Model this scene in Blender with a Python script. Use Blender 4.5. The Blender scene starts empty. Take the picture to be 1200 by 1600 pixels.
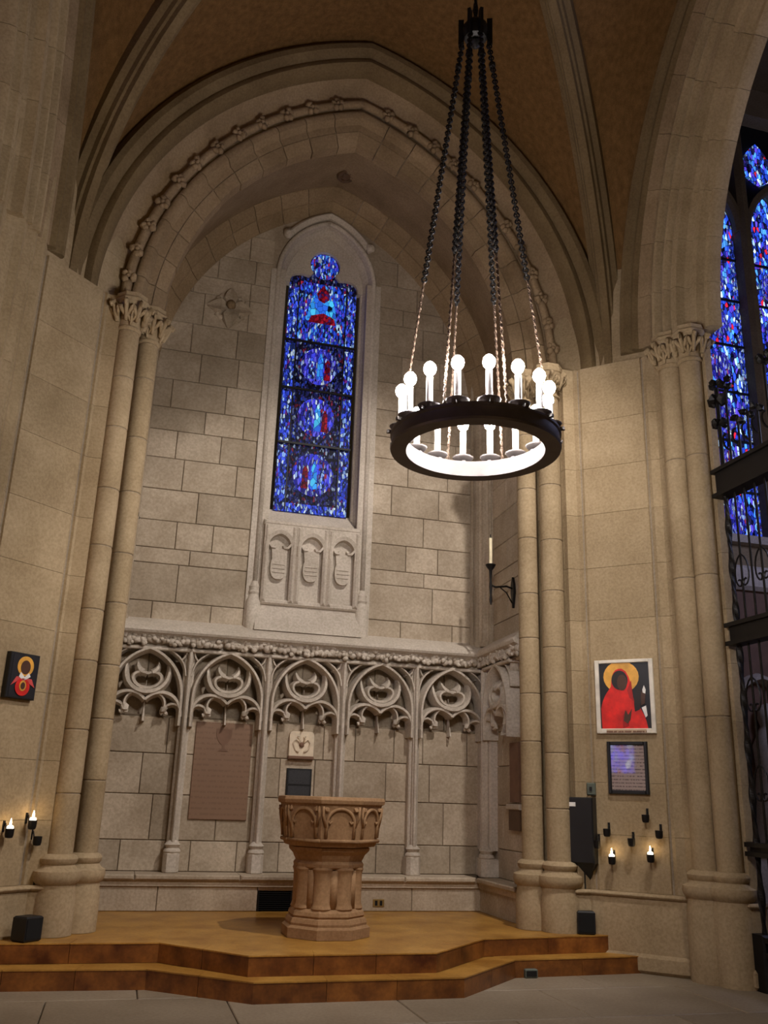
import bpy, bmesh, math, random
from mathutils import Matrix, Vector
random.seed(7)
PI = math.pi
SC = bpy.context.scene
COL = SC.collection

# ------------------------------------------------------------------ camera
R = ((0.96198377, -0.11156617, -0.24927939),
     (-0.27126193, -0.28441526, -0.91952429),
     (0.03168894, 0.95218745, -0.30386652))
cd = bpy.data.cameras.new('camera'); cam = bpy.data.objects.new('camera', cd); COL.objects.link(cam)
cam.matrix_world = Matrix.Translation((0, 0, 1.5)) @ Matrix(R).to_4x4()
cd.sensor_fit = 'VERTICAL'; cd.sensor_height = 36.0; cd.sensor_width = 36.0
cd.lens = 36.0 * 1400 / 1600; cd.clip_start = 0.05; cd.clip_end = 200
SC.camera = cam
# ------------------------------------------------------------------ world, lamps, exposure
w = bpy.data.worlds.new('world'); SC.world = w; w.use_nodes = True
bg = w.node_tree.nodes['Background']
bg.inputs['Color'].default_value = (0.9, 0.62, 0.34, 1); bg.inputs['Strength'].default_value = 0.02
SC.view_settings.view_transform = 'Standard'; SC.view_settings.look = 'None'
SC.view_settings.gamma = 1.0; SC.view_settings.use_curve_mapping = False
SC.view_settings.exposure = -0.72
BULB = 560.0           # radiance of a chandelier bulb

def lamp(name, loc, power, color, radius=0.3):
    l = bpy.data.lights.new(name, 'POINT'); l.energy = power; l.color = color; l.shadow_soft_size = radius
    o = bpy.data.objects.new(name, l); COL.objects.link(o); o.location = loc; return o
lamp('neighbour_bay_lamp', (-3.6, 4.6, 2.5), 135, (1.0, 0.62, 0.22), 0.6)     # chandelier of the bay to the left
lamp('nave_lamp', (2.5, -3.5, 4.0), 240, (1.0, 0.60, 0.22), 0.6)              # nave chandelier behind the camera
sl = bpy.data.lights.new('alcove_spotlight', 'SPOT'); sl.energy = 2500; sl.color = (1.0, 0.93, 0.88); sl.spot_size = math.radians(62); sl.spot_blend = 0.6; sl.shadow_soft_size = 0.12
so_ = bpy.data.objects.new('alcove_spotlight', sl); COL.objects.link(so_); so_.location = (4.1, 4.6, 8.9)       # spotlight on the vault, aimed into the alcove
so_.rotation_euler = (Vector((1.9, 10.6, 1.9)) - so_.location).to_track_quat('-Z', 'Y').to_euler()
lamp('side_chapel_daylight', (9.0, 6.2, 6.0), 420, (0.55, 0.6, 1.0), 0.8)      # blue daylight in the next chapel

# ------------------------------------------------------------------ materials
def nt(name):
    m = bpy.data.materials.new(name); m.use_nodes = True
    t = m.node_tree; return m, t, t.nodes, t.links, t.nodes['Principled BSDF']
def coords(n, l, scale=(1, 1, 1), world=True):
    if world:
        g = n.new('ShaderNodeNewGeometry'); src = g.outputs['Position']
    else:
        g = n.new('ShaderNodeTexCoord'); src = g.outputs['Object']
    mp = n.new('ShaderNodeMapping'); mp.inputs['Scale'].default_value = scale
    l.new(src, mp.inputs['Vector']); return mp.outputs['Vector']
def mixc(n, l, fac, a, b, mode='MIX'):
    x = n.new('ShaderNodeMix'); x.data_type = 'RGBA'; x.blend_type = mode
    for s, v in (('Factor', fac), ('A', a), ('B', b)):
        i = [q for q in x.inputs if q.name == s and (q.type == 'RGBA' if s != 'Factor' else q.type == 'VALUE')][0]
        if isinstance(v, (int, float)): i.default_value = v
        elif isinstance(v, tuple): i.default_value = v + (1,) if len(v) == 3 else v
        else: l.new(v, i)
    return [q for q in x.outputs if q.type == 'RGBA'][0]
def ramp(n, l, src, stops, interp='LINEAR'):
    r = n.new('ShaderNodeValToRGB'); r.color_ramp.interpolation = interp
    e = r.color_ramp.elements
    while len(e) < len(stops): e.new(0.5)
    for q, (p, c) in zip(e, stops): q.position = p; q.color = tuple(c) + (1,)
    l.new(src, r.inputs['Fac']); return r.outputs['Color']
def noise(n, l, vec, scale, detail=4, rough=0.55):
    t = n.new('ShaderNodeTexNoise'); t.inputs['Scale'].default_value = scale
    t.inputs['Detail'].default_value = detail; t.inputs['Roughness'].default_value = rough
    l.new(vec, t.inputs['Vector']); return t.outputs['Fac']
def stone(name, a, b, vary=0.25, rough=0.85, bump=0.25, scale=2.2, stretch=(1, 1, 1), spec=0.25):
    m, t, n, l, p = nt(name)
    v = coords(n, l, stretch)
    c = ramp(n, l, noise(n, l, v, scale, 5), [(0.3, a), (0.7, b)])
    f = ramp(n, l, noise(n, l, v, 38, 3), [(0.35, (0.86, 0.84, 0.8)), (0.65, (1.08, 1.07, 1.06))])
    c = mixc(n, l, 1.0, c, f, 'MULTIPLY')
    oi = n.new('ShaderNodeObjectInfo')
    k = ramp(n, l, oi.outputs['Random'], [(0.0, (1 - vary, 1 - vary * 1.05, 1 - vary * 1.15)), (1.0, (1 + vary * .5, 1 + vary * .5, 1 + vary * .52))])
    c = mixc(n, l, 1.0, c, k, 'MULTIPLY')
    l.new(c, p.inputs['Base Color']); p.inputs['Roughness'].default_value = rough
    p.inputs['Specular IOR Level'].default_value = spec
    bp = n.new('ShaderNodeBump'); bp.inputs['Strength'].default_value = bump; bp.inputs['Distance'].default_value = 0.01
    l.new(noise(n, l, v, 26, 5), bp.inputs['Height']); l.new(bp.outputs['Normal'], p.inputs['Normal'])
    return m
def plain(name, c, rough=0.6, metal=0.0, var=0.15, scale=8, spec=0.4):
    m, t, n, l, p = nt(name)
    v = coords(n, l)
    lo = tuple(x * (1 - var) for x in c); hi = tuple(min(1, x * (1 + var)) for x in c)
    l.new(ramp(n, l, noise(n, l, v, scale, 4), [(0.3, lo), (0.7, hi)]), p.inputs['Base Color'])
    p.inputs['Roughness'].default_value = rough; p.inputs['Metallic'].default_value = metal
    p.inputs['Specular IOR Level'].default_value = spec
    return m
def glow(name, c, s):
    m, t, n, l, p = nt(name)
    p.inputs['Base Color'].default_value = c + (1,); p.inputs['Emission Color'].default_value = c + (1,)
    p.inputs['Emission Strength'].default_value = s; return m
def stained(name, stops, strength, cell=34, stretch=(1, 1, 0.55), lead=0.06, dark=0.35):
    m, t, n, l, p = nt(name)
    v = coords(n, l, stretch)
    vo = n.new('ShaderNodeTexVoronoi'); vo.feature = 'F1'; vo.inputs['Scale'].default_value = cell; l.new(v, vo.inputs['Vector'])
    ve = n.new('ShaderNodeTexVoronoi'); ve.feature = 'DISTANCE_TO_EDGE'; ve.inputs['Scale'].default_value = cell; l.new(v, ve.inputs['Vector'])
    sp = n.new('ShaderNodeSeparateColor'); l.new(vo.outputs['Color'], sp.inputs['Color'])
    c = ramp(n, l, sp.outputs['Red'], stops, 'CONSTANT')
    br = ramp(n, l, sp.outputs['Green'], [(0.0, (dark,) * 3), (1.0, (1.25,) * 3)])
    c = mixc(n, l, 1.0, c, br, 'MULTIPLY')
    e = ramp(n, l, ve.outputs['Distance'], [(lead * .5, (0.01,) * 3), (lead, (1,) * 3)])
    c = mixc(n, l, 1.0, c, e, 'MULTIPLY')
    l.new(c, p.inputs['Emission Color']); p.inputs['Emission Strength'].default_value = strength
    p.inputs['Base Color'].default_value = (0.004, 0.004, 0.008, 1); p.inputs['Roughness'].default_value = 0.5; p.inputs['Specular IOR Level'].default_value = 0.08
    return m
def printed(name, paper, ink, rows, lo=0.42):
    """paper with lines of illegible small print across it (object space x / z)"""
    m, t, n, l, p = nt(name)
    tc = n.new('ShaderNodeTexCoord'); sx = n.new('ShaderNodeSeparateXYZ'); l.new(tc.outputs['Object'], sx.inputs[0])
    a = n.new('ShaderNodeMath'); a.operation = 'MULTIPLY'; a.inputs[1].default_value = rows; l.new(sx.outputs['Z'], a.inputs[0])
    fr = n.new('ShaderNodeMath'); fr.operation = 'FRACT'; l.new(a.outputs[0], fr.inputs[0])
    ln = ramp(n, l, fr.outputs[0], [(0.30, (0, 0, 0)), (0.36, (1, 1, 1)), (0.66, (1, 1, 1)), (0.72, (0, 0, 0))])
    mp = n.new('ShaderNodeMapping'); mp.inputs['Scale'].default_value = (rows * 2.2, 1, rows * 0.9); l.new(tc.outputs['Object'], mp.inputs['Vector'])
    wd = ramp(n, l, noise(n, l, mp.outputs['Vector'], 1.0, 2), [(lo, (0, 0, 0)), (lo + .08, (1, 1, 1))])
    f = mixc(n, l, 1.0, ln, wd, 'MULTIPLY')
    l.new(mixc(n, l, f, paper, ink), p.inputs['Base Color']); p.inputs['Roughness'].default_value = 0.6
    return m

M = {}
M['wall'] = stone('pale_limestone', (0.36, 0.29, 0.21), (0.52, 0.435, 0.335), 0.22)
M['pier'] = stone('warm_lit_limestone', (0.30, 0.22, 0.125), (0.41, 0.312, 0.19), 0.08)  # warm, dimmer light on the piers is mixed into this stone colour
M['carved'] = stone('carved_limestone', (0.48, 0.42, 0.35), (0.62, 0.55, 0.47), 0.08)
M['mortar'] = stone('mortar', (0.22, 0.175, 0.125), (0.30, 0.24, 0.17), 0.0)
M['web'] = stone('brown_vault_tile', (0.115, 0.058, 0.017), (0.19, 0.102, 0.032), 0.0, scale=5, stretch=(3.5, 3.5, 0.8))
M['rib'] = stone('shaded_rib_stone', (0.15, 0.102, 0.048), (0.205, 0.144, 0.072), 0.05)  # darkening away from the lamps is put into the rib colour
M['archstone'] = stone('shaded_arch_limestone', (0.235, 0.162, 0.09), (0.34, 0.245, 0.148), 0.15)  # arch stone toned down and warmed, weaker lamp light painted into it
M['font'] = stone('brown_font_stone', (0.27, 0.155, 0.075), (0.39, 0.24, 0.125), 0.05)
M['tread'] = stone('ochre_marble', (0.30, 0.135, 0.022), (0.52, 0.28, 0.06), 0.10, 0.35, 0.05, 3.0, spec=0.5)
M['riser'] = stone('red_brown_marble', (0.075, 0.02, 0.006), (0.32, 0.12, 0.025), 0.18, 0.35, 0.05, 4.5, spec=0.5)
M['slab'] = stone('grey_floor_stone', (0.23, 0.185, 0.13), (0.31, 0.255, 0.185), 0.12, 0.45, 0.1, 1.6, spec=0.4)
M['iron'] = plain('black_iron', (0.016, 0.014, 0.013), 0.5, 0.6)
M['black'] = plain('black_paint', (0.009, 0.009, 0.010), 0.45)
M['void'] = plain('vent_black', (0.004, 0.004, 0.004), 0.9)
M['ringiron'] = plain('painted_iron_ring', (0.10, 0.085, 0.08), 0.5, 0.3)
M['bulb'] = glow('lit_bulb', (1.0, 0.95, 0.92), BULB)
M['tube'] = plain('white_candle_tube', (0.85, 0.82, 0.78), 0.5)
M['flame'] = glow('candle_flame', (1.0, 0.72, 0.36), 70)
M['wax'] = glow('lit_votive_wax', (1.0, 0.85, 0.62), 8)
M['chain'] = plain('bronze_chain', (0.10, 0.065, 0.045), 0.45, 0.7)
M['brownplaque'] = printed('brown_inscribed_stone', (0.235, 0.135, 0.08), (0.20, 0.112, 0.065), 17, 0.44)
M['emblem'] = plain('plaque_emblem', (0.19, 0.105, 0.065), 0.7)
M['cream'] = plain('cream_relief', (0.74, 0.62, 0.46), 0.6)
M['slate'] = printed('dark_plaque_face', (0.02, 0.02, 0.023), (0.05, 0.05, 0.055), 60, 0.45)
M['white'] = plain('white_frame_paint', (0.72, 0.66, 0.56), 0.5)
M['night'] = plain('icon_dark_ground', (0.012, 0.011, 0.014), 0.5)
M['gold'] = plain('icon_gold', (0.80, 0.40, 0.06), 0.45, 0.0, 0.25)
M['red'] = plain('icon_red', (0.70, 0.018, 0.012), 0.5, 0.0, 0.3)
M['deepred'] = plain('icon_deep_red', (0.42, 0.012, 0.01), 0.5)
M['skin'] = plain('icon_dark_skin', (0.075, 0.03, 0.016), 0.5)
M['hair'] = plain('icon_hair', (0.018, 0.012, 0.01), 0.5)
M['pink'] = plain('icon_pink', (0.62, 0.075, 0.07), 0.5)
M['iconwhite'] = plain('icon_white', (0.85, 0.82, 0.78), 0.5)
M['caption'] = printed('icon_caption', (0.55, 0.40, 0.26), (0.20, 0.10, 0.06), 18, 0.4)
M['paper'] = printed('notice_paper', (0.55, 0.42, 0.36), (0.20, 0.14, 0.14), 30, 0.42)
M['plate'] = plain('grey_plate', (0.10, 0.115, 0.09), 0.5)
M['tag'] = plain('white_tag', (0.75, 0.72, 0.68), 0.5)
M['brass'] = plain('brass_outlet', (0.30, 0.20, 0.07), 0.4, 0.6)
M['wood'] = plain('dark_wood', (0.10, 0.055, 0.028), 0.6)
M['candle'] = plain('ivory_candle', (0.78, 0.68, 0.45), 0.5)
BL = [(0.0, (0.01, 0.01, 0.05)), (0.18, (0.02, 0.05, 0.55)), (0.40, (0.03, 0.10, 0.95)), (0.60, (0.10, 0.06, 0.70)),
      (0.72, (0.08, 0.35, 1.0)), (0.84, (0.45, 0.70, 1.0)), (0.91, (0.40, 0.02, 0.05)), (0.95, (0.55, 0.65, 0.8))]
DK = [(0.0, (0.004, 0.004, 0.012)), (0.30, (0.015, 0.018, 0.10)), (0.55, (0.03, 0.03, 0.20)), (0.70, (0.02, 0.05, 0.40)),
      (0.80, (0.10, 0.12, 0.28)), (0.88, (0.20, 0.02, 0.05)), (0.93, (0.30, 0.38, 0.55))]
VI = [(0.0, (0.02, 0.02, 0.30)), (0.25, (0.06, 0.07, 0.95)), (0.55, (0.15, 0.13, 1.0)), (0.75, (0.30, 0.45, 0.95)), (0.88, (0.65, 0.75, 0.9)), (0.95, (0.4, 0.03, 0.06))]
CY = [(0.0, (0.03, 0.15, 0.85)), (0.35, (0.04, 0.35, 1.0)), (0.65, (0.08, 0.60, 1.0)), (0.9, (0.4, 0.8, 1.0))]
RD = [(0.0, (0.25, 0.005, 0.02)), (0.5, (0.50, 0.01, 0.03)), (0.85, (0.08, 0.02, 0.2))]
BR = [(0.0, (0.01, 0.02, 0.10)), (0.2, (0.03, 0.06, 0.6)), (0.45, (0.06, 0.12, 1.0)), (0.7, (0.30, 0.50, 1.0)), (0.85, (0.60, 0.75, 0.95)), (0.95, (0.15, 0.02, 0.2))]
M['gl_dark'] = stained('stained_dark_blue', DK, 1.2, 46, (1, 1, 0.5), 0.07)
M['gl_border'] = stained('stained_border_blue', BR, 1.5, 38, (1.2, 1, 0.5), 0.07)
M['gl_violet'] = stained('stained_violet_medallion', VI, 1.4, 34, (1.4, 1, 0.4), 0.06)
M['gl_cyan'] = stained('stained_cyan_robe', CY, 1.5, 16, (1, 1, 0.7), 0.04, 0.7)
M['gl_red'] = stained('stained_red', RD, 1.0, 30, (1, 1, 0.7), 0.05)
M['gl_blue'] = stained('stained_mixed_blue', BL, 1.4, 40, (1.2, 1, 0.45), 0.06)
M['gl_big'] = stained('stained_large_window', BL[:6] + [(0.90, (0.75, 0.02, 0.05)), (0.945, (0.55, 0.75, 1.0))], 2.8, 21, (1.2, 1, 0.45), 0.08, 0.08)
M['lead'] = plain('lead_bar', (0.012, 0.012, 0.014), 0.6)

# ------------------------------------------------------------------ mesh helpers
class G:
    def __init__(s): s.v = []; s.f = []
    def add(s, v, f):
        b = len(s.v); s.v += [tuple(x) for x in v]; s.f += [tuple(i + b for i in q) for q in f]; return s
    def box(s, x0, x1, y0, y1, z0, z1):
        return s.add([(x0, y0, z0), (x1, y0, z0), (x1, y1, z0), (x0, y1, z0), (x0, y0, z1), (x1, y0, z1), (x1, y1, z1), (x0, y1, z1)],
                     [(0, 3, 2, 1), (4, 5, 6, 7), (0, 1, 5, 4), (1, 2, 6, 5), (2, 3, 7, 6), (3, 0, 4, 7)])
    def block(s, x0, x1, yf, yb, z0, z1, c=0.012):
        """ashlar block facing -y with chamfered front edge"""
        v = [(x0, yb, z0), (x1, yb, z0), (x1, yb, z1), (x0, yb, z1), (x0, yf + c, z0), (x1, yf + c, z0), (x1, yf + c, z1), (x0, yf + c, z1),
             (x0 + c, yf, z0 + c), (x1 - c, yf, z0 + c), (x1 - c, yf, z1 - c), (x0 + c, yf, z1 - c)]
        f = [(3, 2, 1, 0), (8, 9, 10, 11)]
        for a in (0, 4):
            for i in range(4): f.append((a + i, a + (i + 1) % 4, a + 4 + (i + 1) % 4, a + 4 + i))
        return s.add(v, f)
    def prism(s, poly, z0, z1, c=0.0, top=True):
        """extrude an XY polygon (counter-clockwise) upwards; c chamfers the top and bottom"""
        n = len(poly); lv = []
        if c:
            q = offset(poly, -c); lv = [(q, z0), (poly, z0 + c), (poly, z1 - c), (q, z1)]
        else: lv = [(poly, z0), (poly, z1)]
        v = [(x, y, z) for p, z in lv for x, y in p]; f = []
        for k in range(len(lv) - 1):
            for i in range(n): f.append((k * n + i, k * n + (i + 1) % n, (k + 1) * n + (i + 1) % n, (k + 1) * n + i))
        f.append(tuple(range(n))[::-1]); f.append(tuple(range((len(lv) - 1) * n, len(lv) * n)))
        return s.add(v, f)
    def plate(s, poly, y0, y1):
        """XZ polygon extruded along y (y0 front)"""
        n = len(poly); v = [(x, y0, z) for x, z in poly] + [(x, y1, z) for x, z in poly]
        f = [tuple(range(n)), tuple(range(n, 2 * n))[::-1]] + [(i, n + i, n + (i + 1) % n, (i + 1) % n) for i in range(n)]
        return s.add(v, f)
    def lathe(s, prof, cx=0, cy=0, n=20, rot=0.0):
        v = []; f = []
        for r, z in prof:
            for i in range(n):
                a = rot + 2 * PI * i / n; v.append((cx + r * math.cos(a), cy + r * math.sin(a), z))
        for k in range(len(prof) - 1):
            for i in range(n): f.append((k * n + i, k * n + (i + 1) % n, (k + 1) * n + (i + 1) % n, (k + 1) * n + i))
        f.append(tuple(range(n))[::-1]); f.append(tuple(range((len(prof) - 1) * n, len(prof) * n)))
        return s.add(v, f)
    def tube(s, pts, r, n=8, closed=False, twist=0.0, ell=1.0):
        pts = [Vector(p) for p in pts]; m = len(pts); v = []; f = []; up = None
        for k, p in enumerate(pts):
            a = pts[(k - 1) % m] if (closed or k) else p; b = pts[(k + 1) % m] if (closed or k < m - 1) else p
            t = (b - a).normalized()
            if up is None: up = Vector((0, 0, 1)) if abs(t.z) < .9 else Vector((1, 0, 0))
            x = t.cross(up).normalized(); y = x.cross(t).normalized(); up = y
            rr = r[k] if isinstance(r, (list, tuple)) else r
            for i in range(n):
                q = 2 * PI * i / n; ca, sa = rr * math.cos(q), rr * ell * math.sin(q); tw = twist * k
                v.append(p + x * (ca * math.cos(tw) - sa * math.sin(tw)) + y * (ca * math.sin(tw) + sa * math.cos(tw)))
        for k in range(m if closed else m - 1):
            for i in range(n):
                a0 = k * n; b0 = ((k + 1) % m) * n
                f.append((a0 + i, a0 + (i + 1) % n, b0 + (i + 1) % n, b0 + i))
        if not closed: f.append(tuple(range(n))[::-1]); f.append(tuple(range((m - 1) * n, m * n)))
        return s.add(v, f)
    def grid(s, rows, close=False, caps=False):
        n = len(rows[0]); b = [p for r in rows for p in r]; f = []
        for k in range(len(rows) - 1):
            for i in range(n if close else n - 1):
                f.append((k * n + i, k * n + (i + 1) % n, (k + 1) * n + (i + 1) % n, (k + 1) * n + i))
        if caps: f.append(tuple(range(n))[::-1]); f.append(tuple(range((len(rows) - 1) * n, len(rows) * n)))
        return s.add(b, f)
    def sweep2(s, pts, prof, y0=0.0, closed_prof=True, caps=True, scale=None, closed=False):
        """sweep a profile of (offset, depth) along a path in the XZ plane; offset to the left of travel, depth along y"""
        m = len(pts); rows = []
        for k in range(m):
            a = pts[(k - 1) % m] if (closed or k) else None; b = pts[k]; c = pts[(k + 1) % m] if (closed or k < m - 1) else None
            def nr(p, q):
                dx, dz = q[0] - p[0], q[1] - p[1]; L = math.hypot(dx, dz) or 1; return (-dz / L, dx / L)
            if a is None: nx, nz = nr(b, c); mt = 1
            elif c is None: nx, nz = nr(a, b); mt = 1
            else:
                n1, n2 = nr(a, b), nr(b, c); nx, nz = n1[0] + n2[0], n1[1] + n2[1]; L = math.hypot(nx, nz) or 1; nx /= L; nz /= L
                mt = min(2.5, 1 / max(.3, nx * n1[0] + nz * n1[1]))
            sc = scale[k] if scale else 1
            rows.append([(b[0] + nx * o * mt * sc, y0 + d * (sc if scale else 1), b[1] + nz * o * mt * sc) for o, d in prof])
        if closed: rows.append(rows[0])
        return s.grid(rows, closed_prof, caps and closed_prof and not closed)
    def ico(s, c, r, jit=0.0, sub=1, sq=(1, 1, 1), rnd=random):
        bm = bmesh.new(); bmesh.ops.create_icosphere(bm, subdivisions=sub, radius=1)
        bm.verts.ensure_lookup_table()
        v = []
        for q in bm.verts:
            k = r * (1 + rnd.uniform(-jit, jit)); v.append((c[0] + q.co.x * k * sq[0], c[1] + q.co.y * k * sq[1], c[2] + q.co.z * k * sq[2]))
        f = [tuple(x.index for x in q.verts) for q in bm.faces]; bm.free(); return s.add(v, f)
    def mesh(s, name, mat, smooth=False):
        me = bpy.data.meshes.new(name); me.from_pydata(s.v, [], s.f); me.validate()
        bm = bmesh.new(); bm.from_mesh(me); bmesh.ops.recalc_face_normals(bm, faces=bm.faces); bm.to_mesh(me); bm.free()
        me.materials.append(M[mat] if isinstance(mat, str) else mat)
        if smooth:
            me.polygons.foreach_set('use_smooth', [True] * len(me.polygons))
            if smooth == 'auto':
                me.set_sharp_from_angle(angle=math.radians(38))
        me.update(); return me
    def obj(s, name, mat, parent=None, smooth=False):
        return place(name, s.mesh(name, mat, smooth), parent)
def place(name, me, parent=None, loc=(0, 0, 0), rot=(0, 0, 0), sc=(1, 1, 1)):
    o = bpy.data.objects.new(name, me); COL.objects.link(o); o.parent = parent
    o.location = loc; o.rotation_euler = rot; o.scale = sc; return o
def offset(poly, d):
    """grow a counter-clockwise polygon outwards by d"""
    n = len(poly); out = []
    for i in range(n):
        p, q, r = poly[i - 1], poly[i], poly[(i + 1) % n]
        def nr(a, b):
            dx, dy = b[0] - a[0], b[1] - a[1]; L = math.hypot(dx, dy) or 1; return dy / L, -dx / L
        n1, n2 = nr(p, q), nr(q, r); mx, my = n1[0] + n2[0], n1[1] + n2[1]; L = math.hypot(mx, my) or 1
        mx /= L; my /= L; k = d / max(.45, mx * n1[0] + my * n1[1]); out.append((q[0] + mx * k, q[1] + my * k))
    return out
def tag(o, label, cat, group=None):
    o['label'] = label; o['category'] = cat
    if group: o['group'] = group
    return o
def thing(name, label, cat, loc=(0, 0, 0), rz=0, group=None):
    o = bpy.data.objects.new(name, None); COL.objects.link(o); o.location = loc; o.rotation_euler = (0, 0, rz)
    o.empty_display_size = 0.1
    return tag(o, label, cat, group)
def struct(name, label, cat, loc=(0, 0, 0), rz=0):
    o = thing(name, label, cat, loc, rz); o['kind'] = 'structure'; return o
def arc(cx, cz, r, a0, a1, n):
    return [(cx + r * math.cos(math.radians(a0 + (a1 - a0) * i / n)), cz + r * math.sin(math.radians(a0 + (a1 - a0) * i / n))) for i in range(n + 1)]
def bez(p0, p1, p2, p3, n=10):
    o = []
    for i in range(n + 1):
        t = i / n; a = (1 - t) ** 3; b = 3 * t * (1 - t) ** 2; c = 3 * t * t * (1 - t); d = t ** 3
        o.append(tuple(a * p0[k] + b * p1[k] + c * p2[k] + d * p3[k] for k in range(len(p0))))
    return o
def pointed(a, zs, rise, n=10):
    """pointed-arch path from left spring over the apex to right spring"""
    r = (rise * rise + a * a) / (2 * a); th = math.acos((r - a) / r)
    L = [(-a + r - r * math.cos(th * i / n), zs + r * math.sin(th * i / n)) for i in range(n + 1)]
    return L + [(-x, z) for x, z in L[-2::-1]]

XC, YC, YW, ZS, PZ = 1.98, 5.09, 10.75, 6.45, 0.30

# ================================================================== FLOOR
fl = struct('floor', 'grey-beige stone slab floor in front of the marble steps', 'floor')
G().box(-7, 13, -6, 12, -0.2, -0.025).obj('bedding', 'mortar', fl)
xs = [-6.9 + 0.655 * i for i in range(30)]; ys = [-5.6, -4.3, -3.0, -1.7, -0.4, 0.9, 2.2, 3.5, 4.6, 5.7, 6.75, 7.75, 8.9, 11.9]
for j in range(len(ys) - 1):
    for i in range(0, len(xs) - 2, 2):
        k = i + (j % 2); x0, x1 = xs[k], xs[k + 2] if k + 2 < len(xs) else xs[-1]
        if x1 - x0 < .1 or ys[j] < 1.0 and not (-1 < x0 < 5): continue
        if x0 > 8 or x0 < -4.5: continue
        g = G(); c = 0.006; y0, y1 = ys[j] + .004, ys[j + 1] - .004; a, b = x0 + .004, x1 - .004
        g.add([(a, y0, -.03), (b, y0, -.03), (b, y1, -.03), (a, y1, -.03), (a, y0, -c), (b, y0, -c), (b, y1, -c), (a, y1, -c), (a + c, y0 + c, 0), (b - c, y0 + c, 0), (b - c, y1 - c, 0), (a + c, y1 - c, 0)],
              [(8, 9, 10, 11)] + [(q + i_, q + (i_ + 1) % 4, q + 4 + (i_ + 1) % 4, q + 4 + i_) for q in (0, 4) for i_ in range(4)])
        g.obj('slab', 'slab', fl)

# ================================================================== STEPS
def mline(pl, d):
    """offset an open polyline to its left by d with mitred corners"""
    o = []
    for i, p in enumerate(pl):
        nn = []
        for q, r in ((i - 1, i), (i, i + 1)):
            if q < 0 or r >= len(pl): continue
            dx, dy = pl[r][0] - pl[q][0], pl[r][1] - pl[q][1]; L = math.hypot(dx, dy); nn.append((-dy / L, dx / L))
        mx, my = sum(k[0] for k in nn), sum(k[1] for k in nn); L = math.hypot(mx, my); mx /= L; my /= L
        k = d / (mx * nn[0][0] + my * nn[0][1]); o.append((p[0] + mx * k, p[1] + my * k))
    return o
def step(name, label, front, z0, z1, ycut, inner, cuts):
    t = thing(name, label, 'step')
    back, nose, rear = mline(front, .06), mline(front, -.004), mline(front, .22)
    lp = lambda p, q, f: (p[0] + (q[0] - p[0]) * f, p[1] + (q[1] - p[1]) * f)
    for j, k in enumerate(cuts):
        L = math.hypot(front[j + 1][0] - front[j][0], front[j + 1][1] - front[j][1])
        for i in range(k):
            f0 = i / k + (.002 / L if i else 0); f1 = (i + 1) / k - (.002 / L if i < k - 1 else 0)
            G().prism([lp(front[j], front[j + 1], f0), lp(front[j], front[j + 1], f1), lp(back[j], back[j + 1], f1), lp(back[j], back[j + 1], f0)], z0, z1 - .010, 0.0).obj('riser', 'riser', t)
            G().prism([lp(nose[j], nose[j + 1], f0), lp(nose[j], nose[j + 1], f1), lp(rear[j], rear[j + 1], f1), lp(rear[j], rear[j + 1], f0)], z1 - .010, z1, 0.0).obj('tread_slab', 'tread', t)
    G().prism(mline(front, .04) + inner, z0, z1 - .003).obj('tread_field', 'tread', t)
    return t
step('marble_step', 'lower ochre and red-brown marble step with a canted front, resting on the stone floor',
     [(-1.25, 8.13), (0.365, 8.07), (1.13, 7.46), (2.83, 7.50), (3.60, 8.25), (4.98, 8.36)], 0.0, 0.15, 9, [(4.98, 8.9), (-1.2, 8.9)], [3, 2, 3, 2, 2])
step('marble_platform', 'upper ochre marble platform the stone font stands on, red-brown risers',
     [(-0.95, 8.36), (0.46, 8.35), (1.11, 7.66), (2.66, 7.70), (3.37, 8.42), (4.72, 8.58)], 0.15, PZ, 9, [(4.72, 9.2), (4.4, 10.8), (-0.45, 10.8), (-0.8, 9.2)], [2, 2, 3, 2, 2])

# ================================================================== CHAPEL BACK WALL (ashlar)
wb = struct('wall_back', 'pale ashlar back wall of the font alcove around the lancet window', 'wall')
g = G()
for x0, x1, z0, z1, d in ((-.5, 4.5, .3, 2.32, .022), (-.5, 4.5, 2.32, 3.06, .17), (-.5, 4.5, 3.06, 4.7, .022), (-.5, 1.27, 4.7, 10.2, .022), (2.69, 4.5, 4.7, 10.2, .022), (1.27, 2.69, 9.3, 10.2, .022)): g.box(x0, x1, YW + d, YW + .5, z0, z1)
g.obj('mortar_bed', 'mortar', wb)
zr = [3.30, 3.625, 4.085, 4.275, 4.62, 5.02, 5.43, 5.80, 6.11, 6.50, 6.91, 7.33, 7.80, 8.06, 8.42, 8.80, 9.20, 9.60]
jl = [[.125, .81], [.384], [.50], [.313, .752], [.533], [.319, .976], [.201, .748], [.522, 1.013], [.074, .756], [.396, .88], [.245, .832], [.36, .95], [.20, .95], [.5, 1.0], [.3, .9], [.6], [.4, 1.0]]
jr = [[3.179, 3.869], [3.596], [3.477], [3.227, 3.662], [3.458], [3.01, 3.665], [3.227, 3.786], [3.4, 3.9], [3.05, 3.6], [3.3, 3.85], [3.1, 3.66], [3.4], [3.1, 3.7], [3.3], [3.0, 3.6], [3.3], [3.0, 3.7]]
LW, RW = 1.235, 2.725
def rowblocks(edges, z0, z1, par, y=YW, j=.004):
    for a, b in zip(edges[:-1], edges[1:]):
        G().block(a + j, b - j, y + random.uniform(-.003, .003), y + .03, z0 + j, z1 - j, .006).obj('stone', 'wall', par)
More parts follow.
